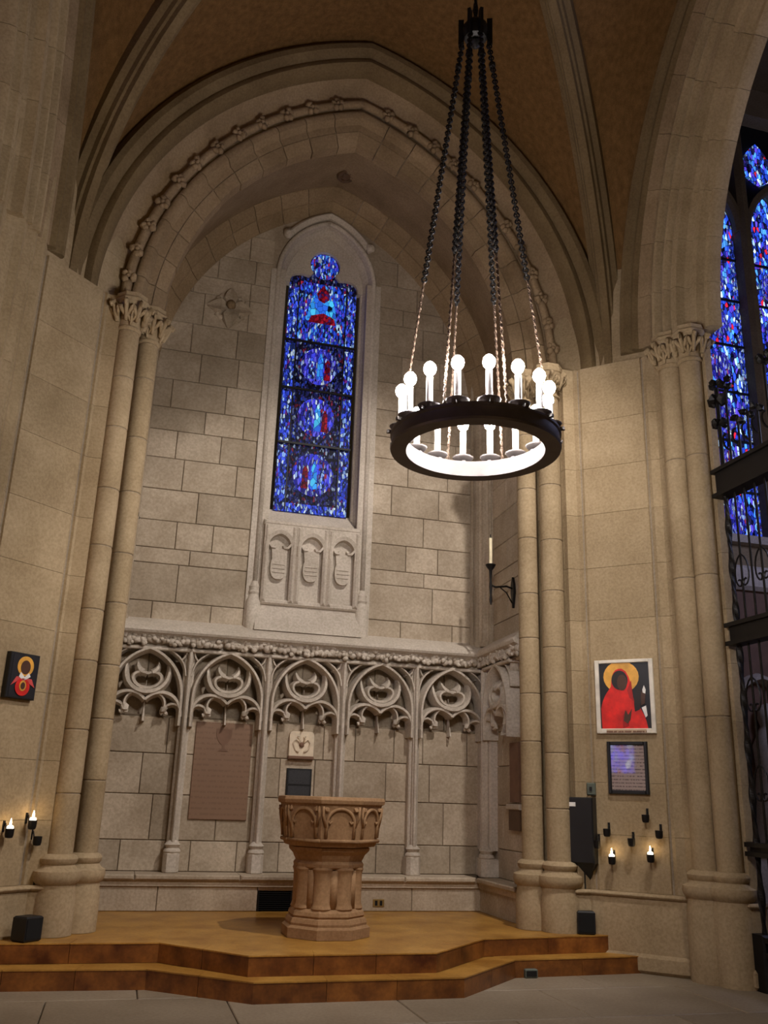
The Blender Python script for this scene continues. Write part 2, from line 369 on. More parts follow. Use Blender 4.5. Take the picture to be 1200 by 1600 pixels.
for k in range(len(zr) - 1):
    z0, z1 = zr[k], zr[k + 1]
    rowblocks([-0.36] + jl[k] + [LW], z0, z1, wb); rowblocks([RW] + jr[k] + [4.36], z0, z1, wb)
rowblocks([1.0, 1.6, 2.35, 3.0], 9.6, 9.95, wb)
# wall inside the arcade: bay by bay
BX = [-0.30, 0.62, 1.535, 2.45, 3.365, 4.28]
lz = [0.66, 0.98, 1.46, 1.90, 2.30, 3.10]
lj = [[[.4], [.72], [.55], [.14, .82], [.5]],
      [[.22, .78], [.5], [.2], [.8], [.5]],
      [[.3, .75], [.55], [.25, .7], [.18, .8], [.5]],
      [[.55], [.3], [.65], [.22, .75], [.5]],
      [[.55], [.45], [.25], [.15, .78], [.5]]]
for b in range(5):
    for k in range(5):
        w_ = BX[b + 1] - BX[b]
        rowblocks([BX[b]] + [BX[b] + w_ * q for q in lj[b][k]] + [BX[b + 1]], lz[k], lz[k + 1], wb, YW + (.145 if k == 4 else 0))

# ================================================================== WINDOW 1: lancet
GY = YW + .22
win = struct('window_1', 'narrow blue stained-glass lancet with trefoil head in the alcove wall', 'window', (XC, 0, 0))
hw = 0.485; zb, zsW = 4.98, 8.30
jamb = [(-.53, 4.74)] + [(-.53, zsW)] + pointed(.53, zsW, .80, 10)[1:-1] + [(.53, zsW), (.53, 4.74)]
g = G(); g.sweep2(jamb, [(0, 0.26), (0.0, .20), (0.03, .19), (0.05, .13), (.10, .08), (.105, .03), (.13, .0), (.17, -.005), (.18, .02), (.20, .02), (.215, .05)], YW, False, False)
g.obj('moulded_jamb', 'carved', win, 'auto')
# trefoil-headed stone plate in front of the glass
tre = [(hw, zsW), (hw, 8.34)] + bez((hw, 8.34), (hw, 8.44), (.40, 8.47), (.30, 8.47), 5)[1:] + [(.215, 8.455), (.175, 8.50)] + arc(0, 8.665, .215, -42, 90, 9)
half = tre + [(0, 9.14)] + [p for p in pointed(.56, zsW, .84, 10)[10:]][1:]
for s in (1, -1):
    G().plate([(x * s, z) for x, z in half][::s], GY - .05, GY + .05).obj('head_spandrel', 'carved', win)
# glass panels
def gl(poly, mat, dy, name='glass_panel'):
    return G().plate(poly, GY - dy, GY + .03).obj(name, mat, win)
outline = [(-hw, zb), (hw, zb)] + tre + [(-x, z) for x, z in tre[::-1]][1:]
gl(outline, 'gl_dark', -.004, 'ground_glass')
lev = [4.98, 5.03, 5.92, 6.70, 7.42, 8.30]
for s in (-1, 1):
    for a, b in zip(lev[1:-1], lev[2:]):
        x0, x1 = sorted((s * .475, s * .345)); gl([(x0, a + .02), (x1, a + .02), (x1, b - .03), (x0, b - .03)], 'gl_border', .004, 'border_glass')
gl([(-.475, 4.985), (.475, 4.985), (.475, 5.10), (-.475, 5.10)], 'gl_border', .006, 'border_glass')
for cz, r_ in ((5.52, .265), (6.34, .245), (7.10, .245)):
    gl([(r_ * 1.02 * math.cos(a * PI / 12), cz + r_ * 1.12 * math.sin(a * PI / 12)) for a in range(24)], 'gl_violet', .008, 'medallion')
    for k in range(3):
        x = (-.1, .02, .12)[k]; h = (.13, .2, .12)[k]
        gl([(x - .045, cz - .2), (x + .045, cz - .2), (x + .035, cz + h * .5), (x, cz + h), (x - .035, cz + h * .5)], 'gl_cyan' if k == 1 else ('gl_red' if (cz > 5.6) ^ (k == 0) else 'gl_border'), .012, 'figure_glass')
gl([(-.33, 7.46), (.33, 7.46), (.33, 8.38), (-.33, 8.38)], 'gl_blue', .004, 'top_panel')
gl(bez((-.21, 7.78), (-.20, 8.0), (-.16, 8.2), (-.03, 8.30), 6) + bez((.03, 8.30), (.15, 8.2), (.2, 8.0), (.21, 7.78), 6), 'gl_cyan', .010, 'robe_glass')
gl([(0, 8.36), (-.09, 8.22), (-.06, 8.12), (.02, 8.08), (.09, 8.14), (.10, 8.22)], 'gl_red', .014, 'robe_glass')
gl([(-.19, 7.76), (.2, 7.76), (.17, 7.86), (.02, 7.92), (-.15, 7.86)], 'gl_red', .014, 'robe_glass')
gl([(.20 * math.cos(a * PI / 10), 8.665 + .20 * math.sin(a * PI / 10)) for a in range(20)], 'gl_blue', .008, 'foil_glass')
gl([(.06 * math.cos(a * PI / 8), 8.62 + .10 * math.sin(a * PI / 8)) for a in range(16)], 'gl_border', .012, 'figure_glass')
for z in (5.93, 6.72, 7.44): G().box(-.49, .49, GY - .03, GY - .005, z - .014, z + .014).obj('saddle_bar', 'lead', win)
for x in (-.338, .338): G().box(x - .008, x + .008, GY - .02, GY - .003, 5.0, 8.42).obj('lead_strip', 'lead', win)
# sloping sill, spandrels beside the head, jamb shafts, hood
G().add([(-.56, YW - .02, 4.74), (.56, YW - .02, 4.74), (.56, GY + .05, 5.0), (-.56, GY + .05, 5.0), (-.56, YW - .02, 4.66), (.56, YW - .02, 4.66), (.56, GY + .05, 4.66), (-.56, GY + .05, 4.66)],
        [(0, 1, 2, 3), (0, 4, 5, 1), (4, 7, 6, 5), (0, 3, 7, 4), (1, 5, 6, 2), (3, 2, 6, 7)]).obj('sloping_sill', 'carved', win)
pa = pointed(.72, zsW, .98, 10)
for s in (1, -1):
    cut = [(x * s, z) for x, z in pa[10:]]
    poly = [(0, 9.60)] + cut + [(.76 * s, zsW), (.76 * s, 9.60)]
    G().plate(poly[::-s], YW, YW + .1).obj('spandrel_stone', 'wall', win)
for s in (1, -1):
    x = s * .675
    G().tube([(x, YW - .02, 3.95), (x, YW - .02, zsW)] + [(px * s * .675 / .72, YW - .02, zsW + (pz - zsW) * .95) for px, pz in pa[10:][::-1][1:]], .035, 8).obj('jamb_shaft', 'carved', win, True)
    G().lathe([(.095, 3.36), (.095, 3.72), (.075, 3.76), (.062, 3.80), (.075, 3.83), (.06, 3.87), (.068, 3.90), (.05, 3.93), (.036, 3.97)], x, YW - .02, 10).obj('shaft_base', 'carved', win, 'auto')
    G().box(x - .10, x + .10, YW - .03, YW + .03, 3.36, 8.35).obj('jamb_slip', 'carved', win)
hd = [p for p in pointed(.74, 8.30, 1.02, 14) if p[1] > 8.93]
G().sweep2([(hd[0][0] - .05, 8.93)] + hd + [(hd[-1][0] + .05, 8.93)], [(-.03, 0), (-.03, -.05), (.02, -.10), (.05, -.08), (.07, 0)], YW).obj('hood_mould', 'carved', win, 'auto')
for s in (1, -1): G().ico((s * (abs(hd[0][0]) + .05), YW - .06, 8.92), .065, .25, 2).obj('label_stop', 'carved', win, True)

# three shield panels under the window
for k in range(3):
    cx = XC + (k - 1) * .405
    t = thing('shield_panel', ['carved shield under a cusped arch, left panel below the lancet window', 'carved shield under a cusped arch, middle panel below the lancet window', 'carved shield under a cusped arch, right panel below the lancet window'][k], 'panel', (cx, YW, 3.70), 0, 'shield panels below the lancet')
    G().box(-.2, .2, -.012, .02, 0.0, 1.02).obj('back_slab', 'carved', t)
    for s in (-1, 1): G().block(s * .17 - .032, s * .17 + .032, -.12, 0, .02, 1.0, .03).obj('mullion', 'carved', t)
    G().sweep2([(-.145, .62), (-.145, .72)] + pointed(.145, .72, .17, 6)[1:-1] + [(.145, .72), (.145, .62)], [(-.012, 0), (-.005, -.10), (.04, -.12), (.06, 0)], 0).obj('arch_moulding', 'carved', t, 'auto')
    up = pointed(.16, .74, .17, 6)
    for s in (1, -1):
        G().plate([(0, 1.0)] + [(x * s, z) for x, z in up[6:]] + [(.2 * s, .74), (.2 * s, 1.0)], -.10, 0).obj('spandrel', 'carved', t)
        G().sweep2([(s * .14, .76), (s * .10, .71), (s * .06, .71), (s * .045, .75)], [(-.026, 0), (-.013, -.10), (.013, -.10), (.026, 0)], 0, scale=[1, 1, .9, .5]).obj('cusp', 'carved', t)
    sh = [(-.10, .70), (-.085, .56), (-.10, .52), (-.10, .42)] + bez((-.10, .42), (-.09, .34), (-.05, .31), (0, .31), 5)[1:] + [(-x, z) for x, z in (bez((-.10, .42), (-.09, .34), (-.05, .31), (0, .31), 5)[::-1][1:])] + [(.10, .52), (.085, .56), (.10, .70)]
    o = G().plate(sh, -.07, 0).obj('shield', 'carved', t)
    for z in (.40, .45, .50): G().box(-.075, .075, -.08, -.065, z - .008, z + .008).obj('shield_bar', 'carved', o)
t = thing('panel_ledge', 'sloping stone ledge carrying the three shield panels', 'ledge', (XC, YW, 3.36))
G().add([(-.66, -.16, 0), (.66, -.16, 0), (.62, -.03, .36), (-.62, -.03, .36), (-.66, .02, 0), (.66, .02, 0), (.62, .02, .36), (-.62, .02, .36)],
        [(0, 1, 2, 3), (4, 7, 6, 5), (0, 3, 7, 4), (1, 5, 6, 2), (3, 2, 6, 7), (0, 4, 5, 1)]).obj('weathering', 'carved', t)
G().block(-.61, .61, -.085, .0, .33, .40, .02).obj('lower_fillet', 'carved', t)
G().block(-.62, .62, -.10, .0, 1.33, 1.40, .02).obj('upper_fillet', 'carved', t)

# ================================================================== CORNICE with carved foliage
LEAF = []
for k in range(5):
    rnd = random.Random(50 + k); g = G()
    g.ico((0, 0, 0), .042, .30, 1, (1.0, .8, .95), rnd)
    for q in range(3):
        a = rnd.uniform(0, 6.28); g.ico((.035 * math.cos(a), -.02, .035 * math.sin(a)), .022, .3, 1, (1, 1, 1), rnd)
    LEAF.append(g.mesh('carved_leaf', 'carved', True))
def cornice(parent, L, k=1.0):
    prof = [(0, 3.04), (-.10, 3.05), (-.13, 3.075), (-.12, 3.10), (-.19, 3.14), (-.23, 3.19), (-.29, 3.21), (-.305, 3.235), (-.30, 3.26), (-.25, 3.30), (-.04, 3.40), (0.0, 3.42)]
    G().grid([[(x, y * k, z) for y, z in prof] for x in (0, L)], True, True).obj('moulding', 'carved', parent, 'auto')
    n = int(L / .078)
    for i in range(n):
        place('leaf', LEAF[i % 5], parent, ((i + .5) * L / n + random.uniform(-.01, .01), -.20 * k + random.uniform(-.01, .01), 3.145 + random.uniform(-.015, .015)), (random.uniform(-.4, .4), random.uniform(0, 6.28), random.uniform(-.3, .3)), (1.45, 1.25, 1.3))
t = struct('trim_1', 'long carved foliage cornice across the alcove back wall', 'cornice', (-0.36, YW, 0)); cornice(t, 4.66)
# side walls of the alcove
AR, BRr = Vector((4.285, 9.25)), Vector((4.335, 10.60))
LEN = (BRr - AR).length; th = math.atan2(AR.y - BRr.y, AR.x - BRr.x)
def side_wall(name, label, loc, rz, bed):
    t = struct(name, label, 'wall', (loc[0], loc[1], 0), rz)
    G().box(bed[0], bed[1], .022, .3, .3, 7.3).obj('mortar_bed', 'mortar', t)
    for k in range(11):
        z0, z1 = zr[k], zr[k + 1]; e = [0, LEN * (.45 if k % 2 else .7), LEN]; rowblocks(e, z0, z1, t, 0)
    for k in range(5): rowblocks([0, LEN * (.3 if k % 2 else .6), LEN], lz[k], lz[k + 1], t, 0)
    return t
side_wall('wall_right', 'narrow right return wall of the alcove beside the candle bracket', tuple(BRr), th, (-.3, LEN))
side_wall('wall_left', 'left return wall of the alcove behind the left pier', (2 * XC - AR.x - .16, AR.y), -th, (.01, LEN + .3))
t = struct('trim_2', 'short cornice length on the right return wall below the candle bracket', 'cornice', (BRr.x, BRr.y, 0), th); cornice(t, LEN + .03, .78)
t = struct('trim_3', 'short cornice length on the left return wall behind the pier', 'cornice', (2 * XC - AR.x - .16, AR.y, 0), -th); cornice(t, LEN, .6)
# corner shafts
for s in (1, -1):
    t = thing('corner_shaft', 'slender clustered corner shaft where the alcove back wall meets the %s return' % ('right' if s > 0 else 'left'), 'shaft', (XC + s * (4.24 - XC), YW - .1, 3.36), 0, 'corner shafts of the alcove')
    for k, (dx, dy, r_) in enumerate(((-.115, .055, .026), (-.045, .03, .045), (.03, -.045, .052), (.065, -.14, .03))):
        G().lathe([(r_ * 1.5, 0), (r_ * 1.5, .05), (r_, .09), (r_, 4.0)], s * dx, dy, 10).obj('roll', 'wall', t, 'auto')
    G().prism([(-.13, .09), (.085, -.17), (.2, -.1), (.1, .2)] if s > 0 else [(-.085, -.17), (.13, .09), (-.1, .2), (-.2, -.1)], 0, 4.0).obj('backing', 'wall', t)

# ================================================================== BLIND ARCADE
RIB = lambda w, d: [(-w, 0), (-w * .9, -d * .45), (-w * .35, -d), (w * .35, -d), (w * .9, -d * .45), (w, 0)]
def bay_meshes(W):
    a = W / 2 - .035; zs = 2.22; parts = []
    arch = [(-.395, 2.20)] + pointed(.395, 2.52, .53, 12) + [(.395, 2.20)]
    parts.append(('arch_moulding', G().sweep2(arch, RIB(.034, .19), 0)))
    for s in (1, -1):
        # lower foil arch
        foil = bez((s * (a - .02), 2.30), (s * (a - .02), 2.50), (s * .26, 2.57), (s * .15, 2.555), 8) + bez((s * .15, 2.555), (s * .09, 2.545), (s * .04, 2.52), (0, 2.47), 4)[1:]
        parts.append(('foil_arch', G().sweep2(foil, RIB(.036, .18), 0)))
        # cusp springing from the foil with a leaf knob
        cu = bez((s * (a - .02), 2.36), (s * (a - .04), 2.45), (s * .29, 2.47), (s * .215, 2.385), 8)
        parts.append(('cusp', G().sweep2(cu, RIB(.03, .16), 0, scale=[1, 1, 1, 1, 1, .95, .9, .85, .7])))
        cu = bez((s * .215, 2.385), (s * .24, 2.46), (s * .20, 2.53), (s * .13, 2.55), 6)
        parts.append(('cusp', G().sweep2(cu, RIB(.024, .15), 0)))
        parts.append(('cusp_leaf', G().ico((s * .215, -.11, 2.375), .046, .3, 1, (1, 1, 1.1)).ico((s * .245, -.09, 2.335), .032, .3, 1).ico((s * .195, -.09, 2.34), .03, .3, 1)))
        # outer horn (mouchette) rising from the middle
        horn = bez((0, 2.555), (s * .18, 2.56), (s * .30, 2.72), (s * .215, 2.96), 10)
        parts.append(('mouchette', G().sweep2(horn, RIB(.045, .18), 0, scale=[1.15, 1.15, 1.1, 1.05, 1, 1, .95, .85, .7, .5, .15])))
        loop = bez((0, 2.60), (s * .16, 2.60), (s * .21, 2.76), (s * .09, 2.775), 8) + bez((s * .09, 2.775), (s * .05, 2.78), (s * .03, 2.775), (0, 2.76), 3)[1:]
        parts.append(('inner_loop', G().sweep2(loop, RIB(.032, .165), 0)))
        tip = bez((s * .05, 2.775), (s * .10, 2.80), (s * .125, 2.84), (s * .115, 2.92), 6)
        parts.append(('horn_tip', G().sweep2(tip, RIB(.044, .16), 0, scale=[1.1, 1.1, 1, .9, .75, .5, .1])))
        # spandrel tracery
        sp = bez((s * (W / 2 - .03), 2.76), (s * (W / 2 - .05), 2.92), (s * .36, 2.97), (s * .22, 3.05), 6)
        parts.append(('spandrel_rib', G().sweep2(sp, RIB(.02, .15), 0)))
        sp = bez((s * (W / 2 - .035), 3.06), (s * (W / 2 - .05), 2.96), (s * (W / 2 - .09), 2.93), (s * (W / 2 - .13), 2.95), 5)
        parts.append(('spandrel_cusp', G().sweep2(sp, RIB(.022, .14), 0, scale=[1, 1, 1, .9, .8, .6])))
    for q in (-1, 0, 1): parts.append(('knob', G().ico((q * .07, -.15, 2.575 - .015 * (1 - abs(q))), .034, .3, 1)))
    parts.append(('centre_mullion', G().sweep2([(0, 2.24), (0, 2.40), (0, 2.70)], RIB(.013, .07), 0, scale=[1.6, .8, .4])))
    parts.append(('head_rail', G().block(-W / 2, W / 2, -.18, .15, 3.03, 3.07, .01)))
    return [(n, g.mesh(n, 'carved', 'auto')) for n, g in parts]
BAY = bay_meshes(.915)
blab = ['traceried arch of the arcade half hidden behind the left pier', 'traceried arch above the brown inscribed plaque', 'traceried arch above the cream carved relief', 'traceried arch second from the right return, above plain stone blocks', 'traceried arch at the right end of the back wall']
for b in range(5):
    t = thing('tracery_arch', 'blind ' + blab[b], 'tracery', ((BX[b] + BX[b + 1]) / 2, YW, 0), 0, 'blind arcade on the alcove wall')
    for n, me in BAY: place(n, me, t)
t = thing('tracery_arch', 'blind traceried arch on the right return wall beside the pier', 'tracery', tuple(BRr + (AR - BRr) * .46) + (0,), th, 'blind arcade on the alcove wall')
for n, me in BAY: place(n, me, t)
clab = ['hidden behind the left pier', 'left of the brown plaque', 'between the brown plaque and the cream relief', 'right of the cream relief behind the font', 'between the two plain right-hand bays', 'in the right corner of the back wall']
COLN = [('shaft', G().tube([(0, -.12, .94), (0, -.12, 3.05)], .034, 10).mesh('shaft', 'carved', 'auto')),
        ('fillet', G().block(-.018, .018, -.185, -.05, .95, 3.05, .012).mesh('fillet', 'carved')),
        ('backing_strip', G().block(-.062, .062, -.10, .15, .95, 3.05, .02).mesh('backing_strip', 'carved')),
        ('base_block', G().prism([(-.085, 0), (-.085, -.15), (-.05, -.205), (.05, -.205), (.085, -.15), (.085, 0)], .66, .86, .008).mesh('base_block', 'carved')),
        ('base_ring', G().lathe([(.085, .855), (.095, .875), (.085, .90), (.065, .91), (.075, .93), (.088, .945), (.07, .965), (.04, .99)], 0, -.12, 12).mesh('base_ring', 'carved', 'auto'))]
for b in range(6):
    t = thing('colonnette', 'slender stone colonnette of the arcade ' + clab[b], 'colonnette', (BX[b], YW, 0), 0, 'colonnettes of the blind arcade')
    for n, me in COLN: place(n, me, t)
t = thing('colonnette', 'slender stone colonnette on the right return wall by the corner', 'colonnette', tuple(BRr + (AR - BRr) * .12) + (0,), th, 'colonnettes of the blind arcade')
for n, me in COLN: place(n, me, t)
# aumbry with wooden shelf on the right return
t = thing('wall_niche', 'small dark wooden niche box low on the right return wall beside the pier', 'niche', tuple(BRr + (AR - BRr) * .62) + (0,), th)
G().block(-.2, .2, -.06, 0, 1.42, 1.48, .01).obj('lintel', 'carved', t)
G().box(-.17, .17, -.035, 0, 1.20, 1.42).obj('door', 'wood', t)
G().box(-.14, .14, -.03, 0, 1.50, 2.15).obj('back_panel', 'emblem', t)

# ================================================================== BENCH
t = thing('stone_bench', 'long low stone bench running around the foot of the alcove walls', 'bench')
inn = [(-.09, 9.28), (-.09, 10.35), (4.05, 10.35), (4.05, 9.28)]
for a, b, z0, z1 in ((0, 0, .605, .66),):
    segs = [(-.4, .25), (.25, 1.35), (1.35, 2.15), (2.15, 3.2), (3.2, 4.36)]
    for x0, x1 in segs: G().block(max(x0, -.09) + .003, min(x1, 4.05) - .003, 10.35, YW, .605, .66, .015).obj('seat_slab', 'wall', t)
    for y0, y1 in ((9.28, 9.80), (9.80, 10.36)):
        G().prism([(4.05, y0 + .003), (4.35, y0 + .003), (4.35, y1 - .003), (4.05, y1 - .003)], .605, .66, .012).obj('seat_slab', 'wall', t)
        G().prism([(-.38, y0 + .003), (-.09, y0 + .003), (-.09, y1 - .003), (-.38, y1 - .003)], .605, .66, .012).obj('seat_slab', 'wall', t)
for d, z0, z1, nm, mt in ((.045, .545, .606, 'hollow_moulding', 'wall'), (.10, PZ, .546, 'core', 'mortar')):
    G().box(-.3, 4.25, 10.35 + d, YW, z0, z1).obj(nm, mt, t)
    G().box(4.05 + d, 4.3, 9.29, 10.36 + d, z0, z1).obj(nm, mt, t); G().box(-.34, -.09 - d, 9.29, 10.36 + d, z0, z1).obj(nm, mt, t)
for x0, x1 in ((-.18, .5), (.5, 1.555), (1.94, 2.5), (2.5, 3.3), (3.3, 4.14)): G().block(x0 + .003, x1 - .003, 10.42, 10.5, PZ, .545, .006).obj('front_stone', 'wall', t)
G().block(1.558, 1.937, 10.42, 10.5, .505, .545, .006).obj('front_stone', 'wall', t)
for y0, y1 in ((9.28, 9.9), (9.9, 10.43)): G().box(4.12, 4.2, y0 + .003, y1 - .003, PZ, .545).obj('front_stone', 'wall', t)
t = thing('floor_vent', 'black slatted vent grille in the bench front behind the font', 'vent', (1.747, 10.425, PZ))
G().box(-.185, .185, .02, .06, .0, .20).obj('dark_back', 'void', t)
for k in range(9): G().box(-.18, .18, -.004, .016, .012 + k * .021, .02 + k * .021).obj('slat', 'void', t)
for x in (-.185, .172): G().box(x, x + .013, -.008, .02, 0, .203).obj('frame', 'black', t)
t = thing('power_outlet', 'small brass double outlet set in the bench front right of the font', 'outlet', (2.91, 10.419, .385))
G().block(-.065, .065, -.008, .0, -.04, .04, .004).obj('cover_plate', 'brass', t)
for x in (-.028, .028): G().box(x - .014, x + .014, -.012, -.006, -.025, .025).obj('socket', 'void', t)

# ================================================================== SMALL THINGS ON THE BACK WALL
t = thing('wall_plaque', 'tall brown stone plaque with a small chalice emblem and faint inscription', 'plaque', (1.09, YW, 0))
G().block(-.325, .325, -.02, 0, 1.205, 2.27, .006).obj('tablet', 'brownplaque', t)
em = [(-.09, 2.20), (.09, 2.20)] + bez((.09, 2.20), (.10, 2.10), (.06, 2.05), (.015, 2.02), 5)[1:] + [(.015, 1.98), (.06, 1.95), (-.06, 1.95), (-.015, 1.98), (-.015, 2.02)] + bez((-.015, 2.02), (-.06, 2.05), (-.10, 2.10), (-.09, 2.20), 5)[1:-1]
G().plate(em, -.026, -.01).obj('emblem', 'emblem', t)
t = thing('carved_relief', 'small cream carved relief tile above the dark plaque behind the font', 'relief', (1.995, YW, 2.06))
pl = [(-.145, -.13), (.145, -.13), (.145, .11)] + arc(.105, .115, .04, 0, 90, 3)[1:] + arc(-.105, .115, .04, 90, 180, 3)
G().plate(pl, -.05, 0).obj('tile', 'cream', t)
G().block(-.15, .15, -.07, 0, -.165, -.125, .01).obj('lower_ledge', 'emblem', t)
for s in (1, -1):
    G().tube([(s * .02, -.055, .02), (s * .07, -.062, .07), (s * .10, -.058, .02), (s * .07, -.055, -.06), (s * .03, -.06, -.08)], .012, 6).obj('scroll', 'cream', t, True)
    G().tube([(s * .02, -.055, .03), (s * .05, -.06, .10), (s * .02, -.06, .08)], .011, 6).obj('scroll', 'cream', t, True)
G().ico((0, -.05, .0), .032, .1, 2).obj('centre_boss', 'emblem', t, True)
t = thing('dark_plaque', 'small black lettered plaque just above the font rim', 'plaque', (1.993, YW, 1.63))
G().block(-.148, .148, -.025, 0, -.19, .165, .006).obj('frame', 'black', t)
G().box(-.125, .125, -.031, -.02, -.01, .145).obj('text_panel', 'slate', t); G().box(-.125, .125, -.031, -.02, -.17, -.03).obj('text_panel', 'slate', t)
t = thing('wall_rosette', 'carved diamond-shaped foliage rosette on the wall left of the lancet', 'rosette', (.70, YW, 7.64))
for k in range(4):
    a = k * PI / 2; u = (math.cos(a), math.sin(a)); v = (-u[1], u[0]); q = lambda r, w_: (u[0] * r + v[0] * w_, u[1] * r + v[1] * w_)
    G().sweep2([q(.03, 0), q(.12, 0), q(.20, 0), q(.30, 0)], [(-.10, 0), (-.075, -.07), (-.02, -.045), (.02, -.045), (.075, -.07), (.10, 0)], 0, scale=[.5, 1.15, .85, .2]).obj('petal', 'wall', t)
    for s_ in (1, -1):
        G().tube([q(.12, s_ * .05) + (0,), q(.17, s_ * .13) + (0,), q(.12, s_ * .17) + (0,)], [.03, .035, .015], 6).obj('leaf_curl', 'wall', t, True).rotation_euler = (PI / 2, 0, 0)
G().ico((0, -.09, 0), .06, .2, 2).obj('centre', 'archstone', t, True)

# ================================================================== ARCHES
def arch_frame(kind):
    """returns a map (side, radius, depth, angle) -> world, with radii concentric to the inner edge"""
    if kind == 'chapel':
        off, = (.95,)
        return off, lambda s, r, d, th: (XC + s * (-off + r * math.cos(th)), d, ZS + r * math.sin(th))
    off = 1.69
    if kind == 'right': return off, lambda s, r, d, th: (d - 3.46, YC + s * (-off + r * math.cos(th)), ZS + .1 + r * math.sin(th))
    return off, lambda s, r, d, th: (2 * XC - (d - 3.46), YC + s * (-off + r * math.cos(th)), ZS + .1 + r * math.sin(th))
def arch_seg(kind, s, prof, t0, t1, n, sm='auto'):
    off, fn = arch_frame(kind); rows = []
    for i in range(n + 1):
        th = t0 + (t1 - t0) * i / n
        rows.append([fn(s, r, d, min(th, math.acos(off / r))) for r, d in prof])
    return G().grid(rows, True, True)
def thmax(kind, r): return math.acos((.95 if kind == 'chapel' else 1.69) / r)
HOOD = [(4.16, 8.74), (4.10, 8.62), (4.03, 8.565), (3.96, 8.565), (3.91, 8.61), (3.885, 8.655), (3.85, 8.63), (3.80, 8.62), (3.765, 8.66), (3.745, 8.72), (3.745, 8.88), (4.16, 8.88)]
CASE = [(3.745, 8.84), (3.72, 8.90), (3.66, 8.965), (3.585, 9.01), (3.54, 9.03), (3.41, 9.035), (3.41, 9.3), (4.1, 9.3), (4.1, 8.84)]
ROLLV = [(3.41, 9.01), (3.385, 8.985), (3.345, 8.98), (3.305, 9.0), (3.285, 9.045), (3.265, 9.09), (3.195, 9.11), (3.19, 9.3), (3.41, 9.3)]
INNV = [(3.187, 9.118), (3.06, 9.20), (3.055, 9.33), (3.187, 9.34)]
ca = thing('chapel_arch', 'great moulded pointed stone arch with carved flower bosses framing the font alcove', 'arch')
for s in (-1, 1):
    arch_seg('chapel', s, HOOD, 0.0, thmax('chapel', 4.16), 28).obj('hood_rib', 'rib', ca, 'auto')
    arch_seg('chapel', s, CASE, 0.0, thmax('chapel', 4.1), 28).obj('casement_hollow', 'archstone', ca, 'auto')
    arch_seg('chapel', s, [(3.40, 9.06), (3.20, 9.13), (3.09, 9.22), (3.09, 9.36), (3.6, 9.36), (3.6, 9.06)], 0, thmax('chapel', 3.6), 24).obj('mortar_core', 'mortar', ca)
    N = 11; T1 = thmax('chapel', 3.41); T0 = thmax('chapel', 3.187)
    for k in range(N):
        a, b = T1 * k / N, T1 * (k + 1) / N
        arch_seg('chapel', s, ROLLV, a + .0016, b - (.0016 if k < N - 1 else 0), 4).obj('roll_voussoir', 'archstone', ca, 'auto')
        dr = random.choice((0, 0, -.012, .015)); IV = [(r + (dr if r < 3.1 else 0), d) for r, d in INNV]
        arch_seg('chapel', s, IV, a + .0018, b - (.0018 if k < N - 1 else 0), 4).obj('voussoir', 'archstone', ca)
    # roll with flower bosses
    NB = 13; TB = thmax('chapel', 3.475)
    cr = [(3.475 + .052 * math.cos(q * PI / 4), 8.975 + .052 * math.sin(q * PI / 4)) for q in range(8)]
    for k in range(NB):
        a, b = TB * k / NB, TB * (k + 1) / NB
        arch_seg('chapel', s, cr, a + .013, b - .013 if k < NB - 1 else b, 4).obj('roll_length', 'archstone', ca, True)
        off, fn = arch_frame('chapel')
        c = fn(s, 3.475, 8.965, a); g = G(); rnd = random.Random(k)
        for q in range(5):
            an = q * 2 * PI / 5 + rnd.uniform(0, 1)
            g.ico((c[0] + .05 * math.cos(an), c[1] - .02, c[2] + .055 * math.sin(an)), .044, .25, 1, (1, 1, 1), rnd)
        g.ico((c[0], c[1] - .045, c[2]), .03, .2, 1, (1, 1, 1), rnd); g.obj('flower_boss', 'archstone', ca, True)
# alcove soffit and back ring
so = struct('ceiling_alcove', 'plain plastered pointed vault of the font alcove', 'ceiling')
for s in (-1, 1):
    arch_seg('chapel', s, [(3.09, 9.30), (3.16, 9.65), (3.24, 10.02), (3.32, 10.43), (3.5, 10.43), (3.5, 9.30)], 0, thmax('chapel', 3.5), 26).obj('soffit', 'archstone', so, 'auto')
rg = thing('rear_arch', 'dark chamfered voussoir arch against the alcove back wall above the lancet', 'arch')
for s in (-1, 1):
    arch_seg('chapel', s, [(3.30, 10.44), (3.21, 10.60), (3.10, 10.78), (3.10, 10.9), (3.5, 10.9), (3.5, 10.44)], 0, thmax('chapel', 3.5), 20).obj('mortar_core', 'mortar', rg)
    N = 10; T1 = thmax('chapel', 3.32)
    for k in range(N):
        a, b = T1 * k / N, T1 * (k + 1) / N; e = (.0018 if k < N - 1 else 0)
        arch_seg('chapel', s, [(3.325, 10.40), (3.30, 10.41), (3.275, 10.445), (3.20, 10.575), (3.20, 10.62), (3.40, 10.62), (3.40, 10.40)], a + .0018, b - e, 4).obj('outer_voussoir', 'archstone', rg)
        arch_seg('chapel', s, [(3.20, 10.60), (3.08, 10.745), (3.08, 10.85), (3.25, 10.85)], a + .0018, b - e, 4).obj('inner_voussoir', 'archstone', rg)
t = thing('ceiling_boss', 'small dark round boss in the alcove vault near its crown', 'boss', (XC + .05, 10.03, 9.55))
t.rotation_euler = (math.radians(-8), math.radians(-12), 0)
G().lathe([(.02, -.06), (.05, -.055), (.07, -.035), (.085, -.05), (.12, -.045), (.135, -.01), (.13, .10)], 0, 0, 18).obj('ring', 'wood', t, 'auto')
for k in range(6): G().ico((.075 * math.cos(k * PI / 3), .075 * math.sin(k * PI / 3), -.05), .024, .2, 1).obj('petal', 'wood', t, True)

